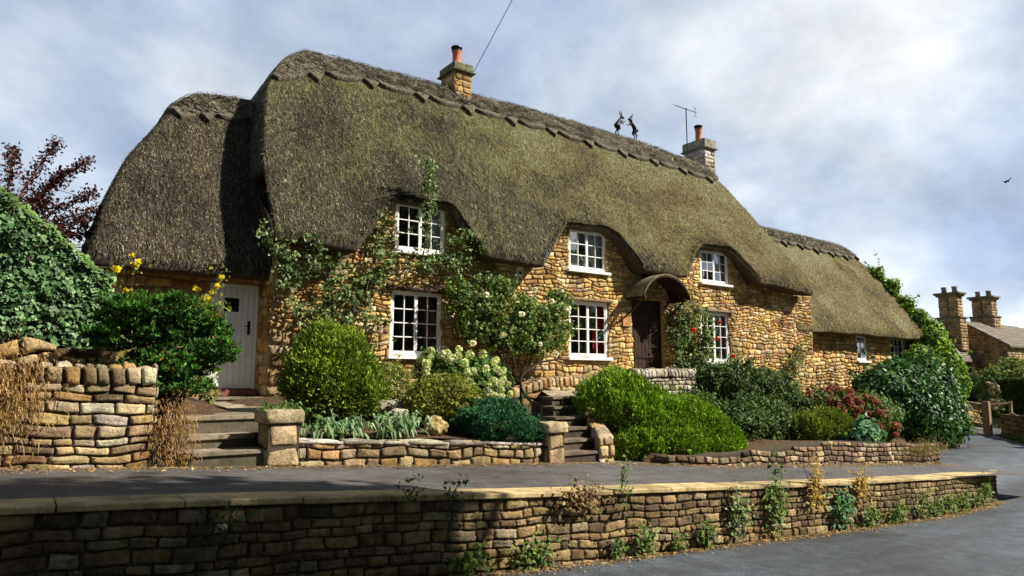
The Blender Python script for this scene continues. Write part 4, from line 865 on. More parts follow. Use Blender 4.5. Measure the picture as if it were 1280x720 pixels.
shrub('fig_bush', 'tall glossy dark green fig bush against the low right wing of the cottage', 'bush', (24.5, 11.6, -.5), [(22.9, 11.6, 1.0, 1.0, .8, .9), (24.1, 11.6, 1.1, 1.2, .9, 1.05), (25.5, 11.5, 1.1, 1.1, .9, 1.15), (25.9, 11.4, .7, .8, .8, 1.2), (24.4, 11.0, .4, 1.5, .7, 1.0), (25.4, 11.0, .2, .9, .7, .9), (23.0, 11.6, .4, 1.0, .7, .8)], 2100, 18, .26, .15, [((.025, .08, .025), 4), ((.05, .13, .04), 3), ((.1, .22, .04), 1.6)], 'gloss_leaf', ns=22, sr=.05, inner=.35, lump=.28, aspect=.5, droop=1.2)
shrub('roof_vine', 'light green climbing vine sprawling up the right end of the low thatched roof', 'climber', (31.9, 14.6, -.4), [(31.45, 15.9, 6.2, .2, .35, .35), (31.65, 15.4, 5.5, .22, .4, .4), (31.75, 14.9, 4.7, .28, .4, .45), (31.8, 14.4, 4.0, .4, .4, .55), (32.0, 14.0, 3.2, .9, .6, .8), (31.3, 13.9, 2.3, 1.2, .5, .8), (32.3, 13.6, 1.6, 1.0, .7, 1.1), (31.0, 13.7, .9, 1.3, .6, .8)], 1900, 18, .24, .14, [((.17, .3, .035), 4), ((.27, .38, .05), 2), ((.07, .14, .02), 2)], ns=12, sr=.03, inner=.3, lump=.3, aspect=.7)
shrub('grey_shrub', 'pale green shrub between the red hydrangea and the fig bush', 'shrub', (19.2, 10.0, -.1), [(19.3, 10.0, .5, .8, .6, .6), (18.7, 10, .7, .5, .5, .5)], 380, 14, .15, .09, [((.13, .2, .08), 3), ((.08, .13, .05), 2)], ns=8)
# ivy covered wall at the left
ivy = empty('ivy_wall', (-1.4, 11.2, 1.6), 'tall wall smothered in green ivy at the left of the cottage', 'ivy wall')
def ivtop(s): return np.interp(s, [-5, -.25, 1.02], [4.6, 4.1, 3.02])
q = MB(); xs = np.linspace(-6, .85, 14)
for a, b_ in zip(xs[:-1], xs[1:]):
    q.add([(a, 11.15, 1.3), (b_, 11.15, 1.3), (b_, 11.15, ivtop(b_) - .15), (a, 11.15, ivtop(a) - .15), (a, 11.6, 1.3), (b_, 11.6, 1.3), (b_, 11.6, ivtop(b_) - .15), (a, 11.6, ivtop(a) - .15)], [(0, 1, 2, 3), (3, 2, 6, 7), (7, 6, 5, 4)] + ([(1, 5, 6, 2)] if b_ == xs[-1] else []), (.1, .08, .05))
q.build('wall_core', M['mortar_dark'], ivy)
n = 26000; u = RNG.uniform(-5, 1.0, n); tt = ivtop(u); v = 1.95 + (tt - 1.95) * RNG.random(n) ** .9; lo = (v < 2.25 + .2 * np.sin(u * 5)) & (RNG.random(n) > .4); u, v, tt = u[~lo], v[~lo], tt[~lo]; n = len(u)
bul = .14 * fnoise(np.stack([u, v, v], -1), 3.2, 4) + .06 * fnoise(np.stack([u, v, v], -1), 9, 1)
P = np.stack([u, 11.0 - np.abs(bul) - RNG.uniform(0, .1, n) + .4 * sst(v, tt - .12, tt) * RNG.random(n), v], -1)
N = np.tile([.15, -1, .5], (n, 1)) + np.stack([bul * 2, bul * 0, -bul * 2], -1); N[:, 2] += sst(v, tt - .3, tt) * 1.2
cc = cols(n, G_IVY); topm_ = sst(v, tt - .35, tt)[:, None] * .6; cc = cc * (1 - topm_) + np.array([.12, .2, .03]) * topm_
link('foliage', np_mesh('ivy', *leafmesh('ivy', P, N, RNG.uniform(.045, .085, n), cc, aspect=.85, jit=.45, droop=1.5)), M['gloss_leaf'], ivy)
n = 900; P = np.stack([RNG.uniform(.75, 1.05, n), RNG.uniform(10.9, 11.7, n), RNG.uniform(2.0, 3.1, n)], -1); link('foliage', np_mesh('ivy', *leafmesh('ivy', P, np.tile([1., -.3, .3], (n, 1)), np.full(n, .085), cols(n, G_IVY), aspect=.85)), M['gloss_leaf'], ivy)
rub = masonry(lambda u, v, d: (u, 10.75 - d, v), -4, 1.15, 1.62, 2.1, (.12, .2), (.16, .34), .1, [((.5, .34, .14), 2), ((.55, .42, .22), 2)], 91, warp=.04, rough=.7, top=lambda u: 2.05 - .2 * (u > .5))
stones('stone_ledge', rub, M['stone_house'], ivy)
q = MB(); q.box(-4.5, 1.12, 10.77, 11.14, 1.3, 2.02, c=(.3, .2, .1)); q.build('ledge_core', M['soil'], ivy)
# purple-leaved tree behind
pt = empty('purple_tree', (-.6, 15, 1.2), 'purple leaved tree with thin arching branches rising behind the ivy wall', 'tree')
q = MB(); q.tube([(-.9, 15, 1.2), (-.8, 15, 2.6), (-.7, 15, 4.0)], [.12, .09, .06], 8)
brs = []
for (x, z, k) in ((.85, 6.15, 0), (1.0, 5.5, 1), (1.25, 5.15, 1), (.35, 6.6, 0), (-.3, 6.3, 0), (.9, 4.75, 2), (1.15, 4.55, 2), (.3, 5.2, 1), (-1.2, 6.4, 0), (1.05, 4.2, 3), (-.8, 6.0, 0), (.6, 4.4, 2), (.55, 5.9, 0)):
    z = 3.6 + (z - 3.6) * .8
    pts = bez([(-.8 + random.uniform(-.05, .2), 15, 3.3 + random.uniform(0, .6)), (-.3 + x * .25, 15 + random.uniform(-.3, .3), 3.6 + (z - 3.6) * .45), (x * .62 - .1, 15 + random.uniform(-.4, .4), 3.6 + (z - 3.6) * .8), (x, 15 + random.uniform(-.3, .3), z)], 7)
    q.tube(pts, list(np.linspace(.03, .005, len(pts))), 5); brs.append((pts, k))
q.build('trunk', M['bark'], pt, smooth=True)
Ps = []
for pts, k in brs:
    for i, p in enumerate(pts[6:]):
        for _ in range(46 if k < 3 else 20): Ps.append((p.x + random.gauss(0, .065), p.y + random.gauss(0, .15), p.z + random.gauss(0, .055)))
Ps = np.array(Ps); link('crown', np_mesh('crown', *leafmesh('crown', Ps, RNG.normal(0, 1, (len(Ps), 3)), np.full(len(Ps), .06), cols(len(Ps), [((.05, .014, .014), 5), ((.1, .025, .02), 2), ((.06, .04, .02), 1)]), aspect=.6)), M['leaf'], pt)
# green sprig bush behind ivy
shrub('pale_sprig_shrub', 'thin pale green sprigs poking up beside the purple tree', 'shrub', (1.0, 15.3, 1.5), [(1.15, 15.3, 4.5, .3, .3, .25)], 40, 10, .08, .06, [((.2, .28, .14), 1)], ns=6, sr=.01)

def front_spots(blobs, n, k=1.05):
    out = []
    while len(out) < n:
        e = random.choice(blobs); d = Vector((random.gauss(0, 1), random.gauss(-.6, .8), random.gauss(.5, .8))).normalized()
        if d.y > .2 or d.z < -.3: continue
        p = Vector((e[0] + d.x * e[3] * k, e[1] + d.y * e[4] * k, e[2] + d.z * e[5] * k))
        if any(sum(((p[i] - f[i]) / f[3 + i]) ** 2 for i in range(3)) < .8 for f in blobs if f is not e): continue
        if any((p - Vector(o)).length < .09 for o in out): continue
        out.append(tuple(p))
    return out
flowers(hw, front_spots([(6.45, 11.2, 1.7, .6, .5, .5), (7.05, 11.1, 1.6, .55, .5, .5), (7.25, 10.9, 1.35, .45, .4, .35)], 40), .085, [((.6, .66, .32), 3), ((.72, .74, .5), 2), ((.45, .56, .2), 1)])
flowers(hr2, front_spots([(16.6, 9.6, .85, .75, .6, .5), (17.4, 9.4, .6, .8, .6, .55), (16.2, 9.7, .9, .5, .5, .4), (17.9, 9.3, .35, .5, .5, .4)], 44), .11, [((.3, .07, .07), 3), ((.38, .13, .12), 2), ((.26, .12, .09), 1)], size=.045)
def climber(name, label, root_pt, lines, nl, spread, size, pal, flower=None, mat='leaf', cat='climber', sr=.014, depth=.12):
    root = empty(name, root_pt, label, cat); q = MB(); P = []
    allp = []
    for ln in lines:
        pts = bez(ln, 7); q.tube(pts, list(np.linspace(sr, sr * .35, len(pts))), 6); allp += pts
    A = np.array([p[:] for p in allp]); k = RNG.integers(0, len(A), nl // 7)
    c = A[k] + RNG.normal(0, 1, (len(k), 3)) * np.array([spread, depth, spread])
    for cc in c[::5]: q.tube([tuple(A[RNG.integers(0, len(A))] * 0 + cc), tuple(A[np.argmin(((A - cc) ** 2).sum(1))])], .004, 4)
    q.build('stem', M['bark'], root, smooth=True)
    Pl = (c[:, None, :] + RNG.normal(0, 1, (len(c), 7, 3)) * np.array([.055, .04, .05])).reshape(-1, 3)
    Pl[:, 1] = np.minimum(Pl[:, 1], np.where(Pl[:, 2] > 4.9, Pl[:, 1], 13.8))
    N = np.tile([.25, -1., .55], (len(Pl), 1))
    link('foliage', np_mesh('foliage', *leafmesh('f', Pl, N, np.full(len(Pl), size), cols(len(Pl), pal), aspect=.62, jit=.65, droop=.6)), M[mat], root)
    if flower: flowers(root, *flower)
    return root
G_ROSE = [((.08, .14, .04), 4), ((.15, .22, .08), 3), ((.24, .32, .16), 1.6), ((.04, .07, .02), 2)]
climber('climbing_rose', 'sprawling climbing rose with twining stems around the left windows and over the thatch', (4.9, 13.6, 1.3), [
    [(4.7, 13.6, 1.3), (4.6, 13.62, 2.3), (4.45, 13.7, 3.2), (4.3, 13.6, 3.9), (4.1, 13.2, 4.15)],
    [(4.9, 13.6, 1.3), (5.0, 13.62, 2.4), (5.3, 13.7, 3.1), (5.4, 13.7, 3.7), (5.1, 13.6, 4.25)],
    [(5.0, 13.6, 1.3), (5.4, 13.62, 2.5), (5.9, 13.7, 3.3), (6.3, 13.7, 3.9), (6.4, 13.6, 4.4)],
    [(5.2, 13.6, 2.9), (5.8, 13.6, 3.6), (6.6, 13.6, 4.0), (7.4, 13.6, 4.15), (8.1, 13.6, 4.3), (8.6, 13.5, 4.6), (8.7, 13.4, 4.75)],
    [(4.6, 13.6, 2.9), (5.2, 13.6, 3.2), (6.0, 13.6, 3.0), (6.4, 13.65, 2.6)],
    [(7.2, 13.55, 4.1), (7.25, 13.45, 4.8), (7.2, 13.3, 5.4), (7.15, 13.2, 5.8), (7.3, 13.25, 6.2), (7.2, 13.45, 6.45)],
    [(7.5, 13.6, 4.2), (8.0, 13.5, 4.7), (8.35, 13.4, 5.0)],
    [(4.3, 13.6, 3.5), (4.0, 13.4, 4.0), (3.7, 13.3, 4.45)], [(5.2, 13.6, 3.6), (4.7, 13.5, 4.0), (4.8, 13.45, 4.3)],
    [(8.0, 13.6, 4.1), (8.9, 13.6, 3.9), (9.6, 13.6, 3.8)], [(5.9, 13.6, 3.3), (6.2, 13.65, 4.6), (6.35, 13.6, 5.0)]], 5200, .11, .08, G_ROSE)
br_blobs = [(10.9, 13.35, 3.5, .4, .25, .4), (8.2, 13.5, 3.5, .4, .2, .4), (9.0, 13.35, 3.2, .85, .3, .6), (9.8, 13.3, 3.1, .8, .35, .6), (10.7, 13.35, 2.95, .5, .3, .55), (9.4, 13.3, 2.6, .9, .3, .45), (10.3, 13.3, 2.5, .7, .3, .4), (8.5, 13.4, 3.0, .45, .25, .6), (9.2, 13.4, 3.75, .3, .15, .2)]
cr = shrub('white_rose', 'large bushy climbing rose with white blooms between the two ground floor windows', 'climber', (9.7, 13.4, 1.35), br_blobs, 1000, 15, .12, .075, [((.11, .18, .035), 4), ((.18, .27, .06), 2.5), ((.05, .09, .02), 2), ((.26, .34, .12), 1)], ns=18, sr=.014, inner=.7, lump=.45)
flowers(cr, [(10.03, 12.95, 2.42), (10.9, 12.95, 3.3), (9.5, 12.95, 3.1), (9.0, 13.0, 2.6), (8.6, 13.1, 3.5), (9.9, 12.95, 3.7), (10.5, 12.95, 2.2), (9.3, 12.95, 3.5), (8.3, 13.15, 2.4), (10.4, 12.95, 3.45)], .07, [((.8, .76, .66), 1)], name='bloom', npet=50, size=.05)
climber('red_rose', 'thin climbing rose with a few scarlet blooms right of the dark door', (15.6, 13.6, 1.7), [
    [(15.6, 13.6, 1.7), (15.5, 13.6, 2.5), (15.7, 13.6, 3.2), (15.8, 13.6, 3.75)], [(15.7, 13.6, 1.7), (16.2, 13.6, 2.4), (16.4, 13.55, 3.0), (16.6, 13.5, 3.5)],
    [(15.8, 13.6, 1.7), (16.4, 13.6, 2.1), (16.6, 13.5, 2.6), (16.8, 13.5, 3.0)], [(15.7, 13.6, 2.6), (16.1, 13.6, 3.3), (16.4, 13.6, 3.7)], [(16, 13.6, 1.8), (16.4, 13.6, 2.0), (16.7, 13.55, 2.3)]], 4200, .15, .085, G_ROSE + [((.2, .24, .08), 1)],
    flower=([(15.95, 13.35, 3.0), (17.3, 13.45, 3.3), (17.05, 13.4, 2.8), (17.9, 13.45, 2.3)], .065, [((.6, .02, .015), 3), ((.7, .08, .02), 1)], 'bloom', 50, .06))
climber('wall_creeper', 'thin yellow green creeper on the corner of the main wall at the right', (21.4, 13.5, .9), [[(21.0, 13.6, .9), (21.3, 13.7, 1.8), (21.7, 13.7, 2.3), (22.0, 13.75, 2.8)], [(20.9, 13.6, .9), (21.4, 13.7, 1.6), (21.3, 13.7, 2.2)], [(17.4, 13.6, 1.2), (18.2, 13.7, 1.8), (18.5, 13.75, 2.4)]], 1300, .13, .07, [((.16, .22, .04), 2), ((.09, .13, .03), 2)])
for (lb, x, z0, pts) in (('tall yellow flowered plant beside the ivy wall', 1.2, 1.5, [(1.1, 2.4), (1.25, 2.9), (1.1, 3.2), (1.35, 3.3), (1.4, 2.7), (1.05, 3.0), (1.3, 3.42), (1.2, 2.6)]), ('yellow flowered plant in front of the white door', 2.45, 1.2, [(2.5, 3.05), (2.42, 2.95), (2.55, 3.2), (2.2, 3.0), (2.35, 2.85)])):
    c_ = climber('yellow_flower', lb, (x, 11.5, z0), [[(x, 11.5, z0), (x + random.uniform(-.1, .1), 11.5, (z0 + pz) / 2), (px_, 11.5, pz)] for (px_, pz) in pts], 500, .07, .07, G_YL + [((.08, .14, .03), 3)], flower=([(a, 11.42, b_) for (a, b_) in pts], .045, [((.75, .62, .03), 1)], 'bloom', 12, .07), cat='plant', sr=.006)
# dry grassy tufts
def tuft(name, label, c, rx, rz, n, L, pal, droop=.5, cat='grass tuft', group=None, W=.0035):
    root = empty(name, (c[0], c[1], c[2] - rz), label, cat, group)
    P = np.array(c) + RNG.normal(0, 1, (n, 3)) * np.array([rx, .08, rz]) * .5; d = RNG.normal(0, .55, (n, 3)) + np.array([0, -.5, .3]); d /= np.linalg.norm(d, axis=1)[:, None]
    l = L * RNG.uniform(.5, 1.3, (n, 1)); s_ = np.cross(d, [0, 0, 1.]); s_ /= np.linalg.norm(s_, axis=1)[:, None]; w = W
    m_ = P + d * l * .6; e = m_ + d * l * .4 - np.array([0, 0, 1]) * l * droop
    V = np.stack([P - s_ * w, P + s_ * w, m_ + s_ * w, m_ - s_ * w, e], 1).reshape(-1, 3); b_ = np.arange(n) * 5
    F = np.concatenate([np.stack([b_, b_ + 1, b_ + 2, b_ + 3], -1), np.stack([b_ + 3, b_ + 2, b_ + 4, b_ + 4], -1)])
    me = bpy.data.meshes.new(name); me.from_pydata(V.tolist(), [], [tuple(f) if f[2] != f[3] else tuple(f[:3]) for f in F.tolist()]); a = me.color_attributes.new('Col', 'FLOAT_COLOR', 'POINT')
    a.data.foreach_set('color', np.hstack([np.repeat(cols(n, pal), 5, 0), np.ones((5 * n, 1))]).astype(np.float32).ravel()); link('blades', me, M['leaf'], root)
    return root
DRY = [((.4, .26, .1), 3), ((.3, .17, .06), 2), ((.5, .36, .16), 1)]
tuft('dry_plant', 'dry brown trailing plant on the left garden wall at the picture edge', (-.1, 8.5, 1.45), .42, .5, 2200, .1, DRY)
tuft('dry_plant', 'golden brown dried plant hanging beside the lowest step to the white door', (1.52, 8.58, .98), .22, .36, 2000, .08, DRY)
tuft('dry_plant', 'mossy brown tuft hanging over the far right end of the low garden wall', (17.2, 7.8, .02), 1.1, .2, 900, .16, [((.2, .17, .05), 3), ((.3, .22, .08), 2)])
tuft('strappy_plant', 'strappy green leaves sprouting on top of the squat pier', (2.8, 8.8, 1.25), .3, .06, 60, .2, [((.12, .24, .06), 1)], cat='plant', W=.014)
for i, (x, y) in enumerate(((3.3, 8.95), (3.75, 9.0), (4.25, 9.0), (4.6, 9.1))):
    tuft('strappy_plant', ['clump of strappy pale leaves', 'low tuft of pale green leaves', 'broad tuft of bright strap leaves', 'small grey green tuft'][i] + ' behind the low pale wall' + [', nearest the squat pier', ', second from the squat pier', ' under the conifer bush', ' beside the rocks'][i], (x, y, 1.0), .3, .1, 90, .22, [((.16, .28, .12), 2), ((.24, .34, .2), 1)], cat='plant', group='strappy plants in the rockery bed', W=.016)
# rocks in the rockery
RK = [(4.55, 9.25, .98, .16, .11, (.4, .38, .32), 'long grey rock lying behind the low pale wall'), (5.15, 9.2, .93, .14, .15, (.42, .34, .14), 'rock topped with yellow moss behind the low pale wall'),
      (5.95, 9.15, .86, .13, .15, (.36, .33, .28), 'rounded grey rock left of the creeping conifer'), (4.9, 10.3, 1.15, .2, .14, (.45, .42, .32), 'flat pale rock below the variegated shrub'), (5.0, 12.4, 1.55, .3, .25, (.5, .46, .38), 'pale boulder against the wall under the window'),
      (5.75, 12.2, 1.5, .25, .3, (.48, .42, .32), 'upright pale boulder right of the other boulder under the window'), (4.75, 9.6, 1.1, .12, .08, (.5, .45, .35), 'small pale stone among the strappy leaves')]
for (x, y, z, r, h, c_, lb) in RK:
    bm = bmesh.new(); bmesh.ops.create_icosphere(bm, subdivisions=3, radius=1)
    for v in bm.verts:
        k = 1 + .22 * math.sin(v.co.x * 3 + x * 9) * math.cos(v.co.y * 4 + v.co.z * 3 + x) + .08 * math.sin(v.co.z * 11 + v.co.x * 9)
        v.co = Vector((x + v.co.x * r * k * 1.3, y + v.co.y * r * k, z + v.co.z * h * k))
    me = bpy.data.meshes.new('garden_rock'); bm.to_mesh(me); bm.free(); a = me.color_attributes.new('Col', 'FLOAT_COLOR', 'POINT'); a.data.foreach_set('color', list(c_ + (1,)) * len(me.vertices))
    o = link('garden_rock', me, M['stone_garden'], None, False); tag(o, lb, 'rock', 'rocks in the garden bed')
# weeds on and below the retaining wall
def weed(label, s, zrel, rx, rz, n, size, pal, y=None, hang=False):
    x = s; yy = float(np.interp(s, PX, PY)) - .06; z = zr(s) + zrel if not hang else captop(s) + zrel
    root = empty('wall_weed', (x, yy, float(z)), label, 'weed', 'weeds growing on the retaining wall')
    P = np.array([x, yy - .05, z + rz * .5]) + RNG.normal(0, 1, (n, 3)) * np.array([rx, .035, rz]) * .42
    P[:, 1] = np.minimum(P[:, 1], yy - .0)
    link('foliage', np_mesh('foliage', *leafmesh('f', P, np.tile([.3, -1, .8], (n, 1)), np.full(n, size), cols(n, pal), aspect=.6)), M['leaf'], root)
    q = MB()
    for k in range(5): p = P[k]; q.tube([(x, yy + .03, float(z)), ((x + p[0]) / 2, yy - .02, (float(z) + p[2]) / 2 + .02), tuple(p)], .004, 4)
    q.build('stem', M['bark'], root)
W1 = [((.1, .18, .035), 3), ((.06, .12, .02), 3), ((.2, .26, .05), 1)]; W2 = [((.32, .22, .05), 3), ((.4, .28, .06), 2)]
WD = [('faint dark weed tuft near the left end of the retaining wall', 1.45, -.3, .3, .22, 90, .04, G_DK, 1), ('feathery weed hanging just below the coping at the left', 3.0, -.05, .18, .2, 60, .04, G_MD, 1),
      ('sprig with small red flowers below the coping left of centre', 3.45, -.22, .14, .4, 90, .045, G_BL, 1), ('leafy weed clump at the road edge, leftmost', 3.65, .05, .3, .2, 150, .055, W1, 0), ('leafy weed clump at the road edge, second from the left', 4.4, .05, .34, .2, 170, .055, W1, 0),
      ('upright green sprig rising above the coping at the centre', 5.63, -.1, .14, .42, 90, .045, W1, 1), ('green weed at the foot of the wall near the centre', 5.5, .04, .14, .2, 90, .05, W1, 0), ('broad green weed at the foot of the wall right of centre', 5.95, .04, .22, .22, 170, .055, W1, 0),
      ('bright small weed between two larger ones at the road edge', 6.5, .03, .16, .16, 110, .05, W1, 0), ('leafy weed beside the pale ivy patch', 7.0, .05, .22, .22, 150, .06, W1, 0), ('pale variegated trailing plant on the wall', 7.7, .2, .25, .4, 240, .06, [((.3, .36, .2), 2), ((.12, .2, .06), 2)], 0),
      ('tall green plant climbing the wall with leafy base', 8.5, .25, .26, .6, 380, .06, W1, 0), ('golden dried plant clinging to the wall, left of two', 9.45, .5, .26, .42, 300, .05, W2, 0), ('blue green broad leaved weed on the wall', 10.2, .18, .3, .35, 200, .08, [((.1, .24, .14), 2), ((.08, .16, .05), 1)], 0),
      ('golden dried plant clinging to the wall, right of two', 10.75, .5, .28, .35, 300, .05, W2, 0), ('lime green weed mound at the road edge below the golden plant', 11.0, .06, .3, .2, 190, .06, W1, 0), ('wide lime green weed mound at the road edge', 11.9, .06, .4, .22, 230, .06, W1, 0),
      ('dull green weed in a row at the foot of the wall, first', 12.9, .08, .3, .3, 150, .06, G_MD, 0), ('green weed in a row at the foot of the wall, second', 13.5, .06, .3, .24, 150, .06, W1, 0), ('green weed in a row at the foot of the wall, third', 14.2, .06, .3, .26, 150, .06, W1, 0),
      ('green weed in a row at the foot of the wall, fourth', 14.9, .06, .3, .26, 150, .06, W1, 0), ('taller weed at the foot of the curved wall end', 16.2, .12, .3, .4, 220, .07, W1, 0), ('small weed left of the taller one at the curved wall end', 15.6, .06, .22, .25, 120, .06, W1, 0), ('dry reddish stems trailing over the wall at the centre', 5.0, -.16, .4, .22, 260, .05, [((.2, .13, .07), 3), ((.25, .2, .08), 2), ((.2, .06, .05), .5)], 1)]
for w in WD: weed(*w[:8], hang=bool(w[8]))
# fallen leaves and grit along the wall feet
n = 9500; k = RNG.random(n); xs = RNG.uniform(-2, 18, n); P = np.zeros((n, 3)); a_ = k < .5
xs[a_] = RNG.uniform(2, 17.5, a_.sum())
P[a_, 0] = xs[a_]; P[a_, 1] = np.interp(xs[a_], PX, PY) - .06 - np.abs(RNG.normal(0, .1, a_.sum())); P[a_, 2] = hroad(P[a_, 0], P[a_, 1]) + .018
b_ = ~a_; P[b_, 0] = xs[b_]; P[b_, 1] = np.interp(xs[b_], [-2, 1.3, 1.5, 2.9, 6.7, 7.6, 9.9, 18], [8.52, 8.52, 8.5, 8.5, 8.5, 8.5, 7.86, 7.72]) - np.abs(RNG.normal(0, .17, b_.sum())); P[b_, 2] = hpave(P[b_, 0], P[b_, 1]) + .012
lit = link('fallen_leaves', np_mesh('litter', *leafmesh('l', P, np.tile([0, 0, 1.], (n, 1)), RNG.uniform(.015, .045, n), cols(n, [((.3, .16, .06), 3), ((.4, .28, .12), 3), ((.5, .38, .22), 1), ((.15, .09, .05), 2)]), jit=.25)), M['leaf'])
tag(lit, 'brown fallen leaves and grit gathered along the feet of the walls', 'leaf litter', kind='stuff')

# ------------------------------------------------------------------ ridge ornaments, aerial, wires, bird
def hare(s, face, label):
    zb = float(z_main(np.array(s), np.array(16.9))) + .14; q = MB(); f = face
    P = lambda a, z: (s + f * a, 16.9, zb + z)
    q.tube(bez([P(-.10, .24), P(-.05, .36), P(.06, .5), P(.13, .6)], 4), [.05, .085, .095, .095, .09, .085, .08, .075, .07, .065, .06, .05, .045], 10)
    q.tube([P(.11, .56), P(.17, .66), P(.23, .67), P(.29, .64)], [.045, .062, .055, .02], 10)                          # neck and head
    for dy in (-.022, .022):
        q.tube([(s + f * .17, 16.9 + dy, zb + .69), (s + f * .13, 16.9 + dy * 1.6, zb + .78), (s + f * .08, 16.9 + dy * 2, zb + .9)], [.014, .024, .006], 6)   # ears
        q.tube([(s + f * .1, 16.9 + dy * 2, zb + .52), (s + f * .2, 16.9 + dy * 2, zb + .48), (s + f * .33, 16.9 + dy * 2, zb + .5 - dy * 2)], [.034, .022, .014], 6)   # forelegs boxing
        q.tube([(s - f * .05, 16.9 + dy * 2.4, zb + .32), (s + f * .02, 16.9 + dy * 2.4, zb + .2), (s - f * .09, 16.9 + dy * 2.4, zb + .1), (s - f * .02, 16.9 + dy * 2.4, zb - .05)], [.065, .045, .022, .018], 7)
    q.tube([P(-.1, .26), P(-.17, .3), P(-.18, .36)], [.025, .028, .012], 6)
    o = q.build('hare_finial', M['iron'], None, smooth=True); md = o.modifiers.new('r', 'REMESH'); md.mode = 'VOXEL'; md.voxel_size = .011; md.use_smooth_shade = True
    tag(o, label, 'hare ornament', 'boxing hare ornaments on the thatched ridge')
hare(16.6, 1, 'dark hare figure on the ridge, left of the boxing pair'); hare(17.38, -1, 'dark hare figure on the ridge, right of the boxing pair')
ae = empty('tv_aerial', (20.2, 16.9, 9.8), 'spiky television aerial on a thin mast beside the right chimney', 'aerial')
q = MB(); q.tube([(20.2, 16.9, 9.7), (20.2, 16.9, 11.85)], .02, 8); q.build('mast', M['lead'] if False else M['iron'], ae)
q = MB(); a0 = Vector((20.42, 16.65, 11.66)); a1 = Vector((19.95, 17.2, 12.0)); q.tube([a0, a1], .014, 6); sd = Vector((.6, .2, .1))
for i in range(11):
    p = a0.lerp(a1, i / 10); L = .3 + .12 * (i / 10)
    q.tube([p - sd * L, p + sd * L], .0075, 5)
p = a0
for z in (-.16, .16): q.tube([p + sd * -.25 + Vector((0, 0, z)), p + sd * .25 + Vector((0, 0, z))], .008, 5); q.tube([p, p + Vector((0, 0, z))], .008, 5)
q.build('antenna', M['iron'], ae)
def cable(a, b_, label, r=.012, sag=.3):
    q = MB(); A, B = Vector(a), Vector(b_); pts = [A.lerp(B, i / 16) - Vector((0, 0, sag * 4 * (i / 16) * (1 - i / 16))) for i in range(17)]; q.tube(pts, r, 5)
    o = q.build('overhead_cable', M['iron'], None, smooth=True); tag(o, label, 'cable', 'overhead cables'); return o
cable((10.45, 16.6, 10.62), (7.3, -0.2, 16.56), 'single black cable running up from the middle chimney', .01, .15)
cable((-14, 28, 12.2), (6, 42, 10.2), 'thin faint cable crossing the sky at the left, upper of two', .014, .3)
cable((-14, 28, 11.4), (6, 42, 9.3), 'thin faint cable crossing the sky at the left, lower of two', .014, .3)
q = MB(); bx, by, bz = 44.7, 14.8, 12.6
for sg in (-1, 1): q.add([(bx, by, bz), (bx + .12, by, bz + .02), (bx + sg * .3 + .05, by + .35 * sg, bz + .12), (bx + sg * .4, by + .2 * sg, bz - .02)], [(0, 1, 2, 3)]); q.add([(bx, by, bz - .012), (bx + .12, by, bz + .0), (bx + sg * .3 + .05, by + .35 * sg, bz + .1), (bx + sg * .4, by + .2 * sg, bz - .03)], [(3, 2, 1, 0)])
q.tube([(bx - .2, by, bz - .01), (bx - .1, by, bz), (bx + .1, by, bz), (bx + .28, by, bz)], [.015, .05, .05, .01], 6)
tag(q.build('bird', M['iron'], None), 'small dark bird gliding in the sky at the right', 'bird')

# ------------------------------------------------------------------ right background: gate, wall, hedge, far cottages
gt = empty('field_gate', (32.5, 12.8, -.6), 'weathered wooden five bar gate with crossed braces across the side lane', 'gate')
A = Vector((31.62, 12.0, 0)); B = Vector((33.7, 14.0, 0)); gz = lambda k: -.55 + .07 * k
d = (B - A); 
for i, h in enumerate((.12, .35, .58, .82, 1.14)): q = MB(); q.tube([(A.x, A.y, gz(0) + h), (B.x, B.y, gz(1) + h + .02)], .036, 4); q.build('rail', M['pale_wood'], gt)
for k in (0.02, .5, .98): q = MB(); p = A + d * k; q.tube([(p.x, p.y, gz(k) + .06), (p.x, p.y, gz(k) + 1.2)], .045, 4); q.build('upright', M['pale_wood'], gt)
for k0, k1, z0, z1 in ((.02, .5, .15, 1.12), (.5, .98, 1.12, .15), (.02, .45, 1.12, .15)):
    p, r_ = A + d * k0, A + d * k1; q = MB(); q.tube([(p.x - .04, p.y - .04, gz(k0) + z0), (r_.x - .04, r_.y - .04, gz(k1) + z1)], .032, 4); q.build('brace', M['pale_wood'], gt)
gp = empty('gate_post', (31.45, 11.85, -.7), 'stout wooden gate post joined to a horizontal rail', 'post')
q = MB(); q.box(31.33, 31.58, 11.72, 11.97, -.8, .72, bev=.02); q.build('post', M['wood'], gp)
q = MB(); q.box(31.6, 33.2, 10.9, 11.0, .5, .62); 
q2 = MB(); q2.tube([(31.55, 11.8, .6), (32.35, 11.25, .66)], .06, 4); q2.tube([(32.3, 11.3, .0), (32.3, 11.3, .72)], .07, 4); q2.build('rail', M['wood'], gp)
bw = empty('boundary_wall', (30, 10.4, -.4), 'low dark rubble wall running right from the gate post', 'stone wall')
A2, B2 = np.array([31.9, 11.55]), np.array([27.8, 8.0]); dd = (B2 - A2) / np.linalg.norm(B2 - A2); nn_ = np.array([-dd[1], dd[0]]) * 1.0
if nn_[0] > 0: nn_ = -nn_
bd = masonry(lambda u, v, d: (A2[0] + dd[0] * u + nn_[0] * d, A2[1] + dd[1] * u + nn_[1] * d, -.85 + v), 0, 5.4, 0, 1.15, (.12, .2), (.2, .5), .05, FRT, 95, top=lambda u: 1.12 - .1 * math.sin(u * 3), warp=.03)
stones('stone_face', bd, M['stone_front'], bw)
q = MB(); a_, b2 = A2 + nn_ * -.02, B2 + nn_ * -.02; c2, d2 = A2 - nn_ * .4, B2 - nn_ * .4
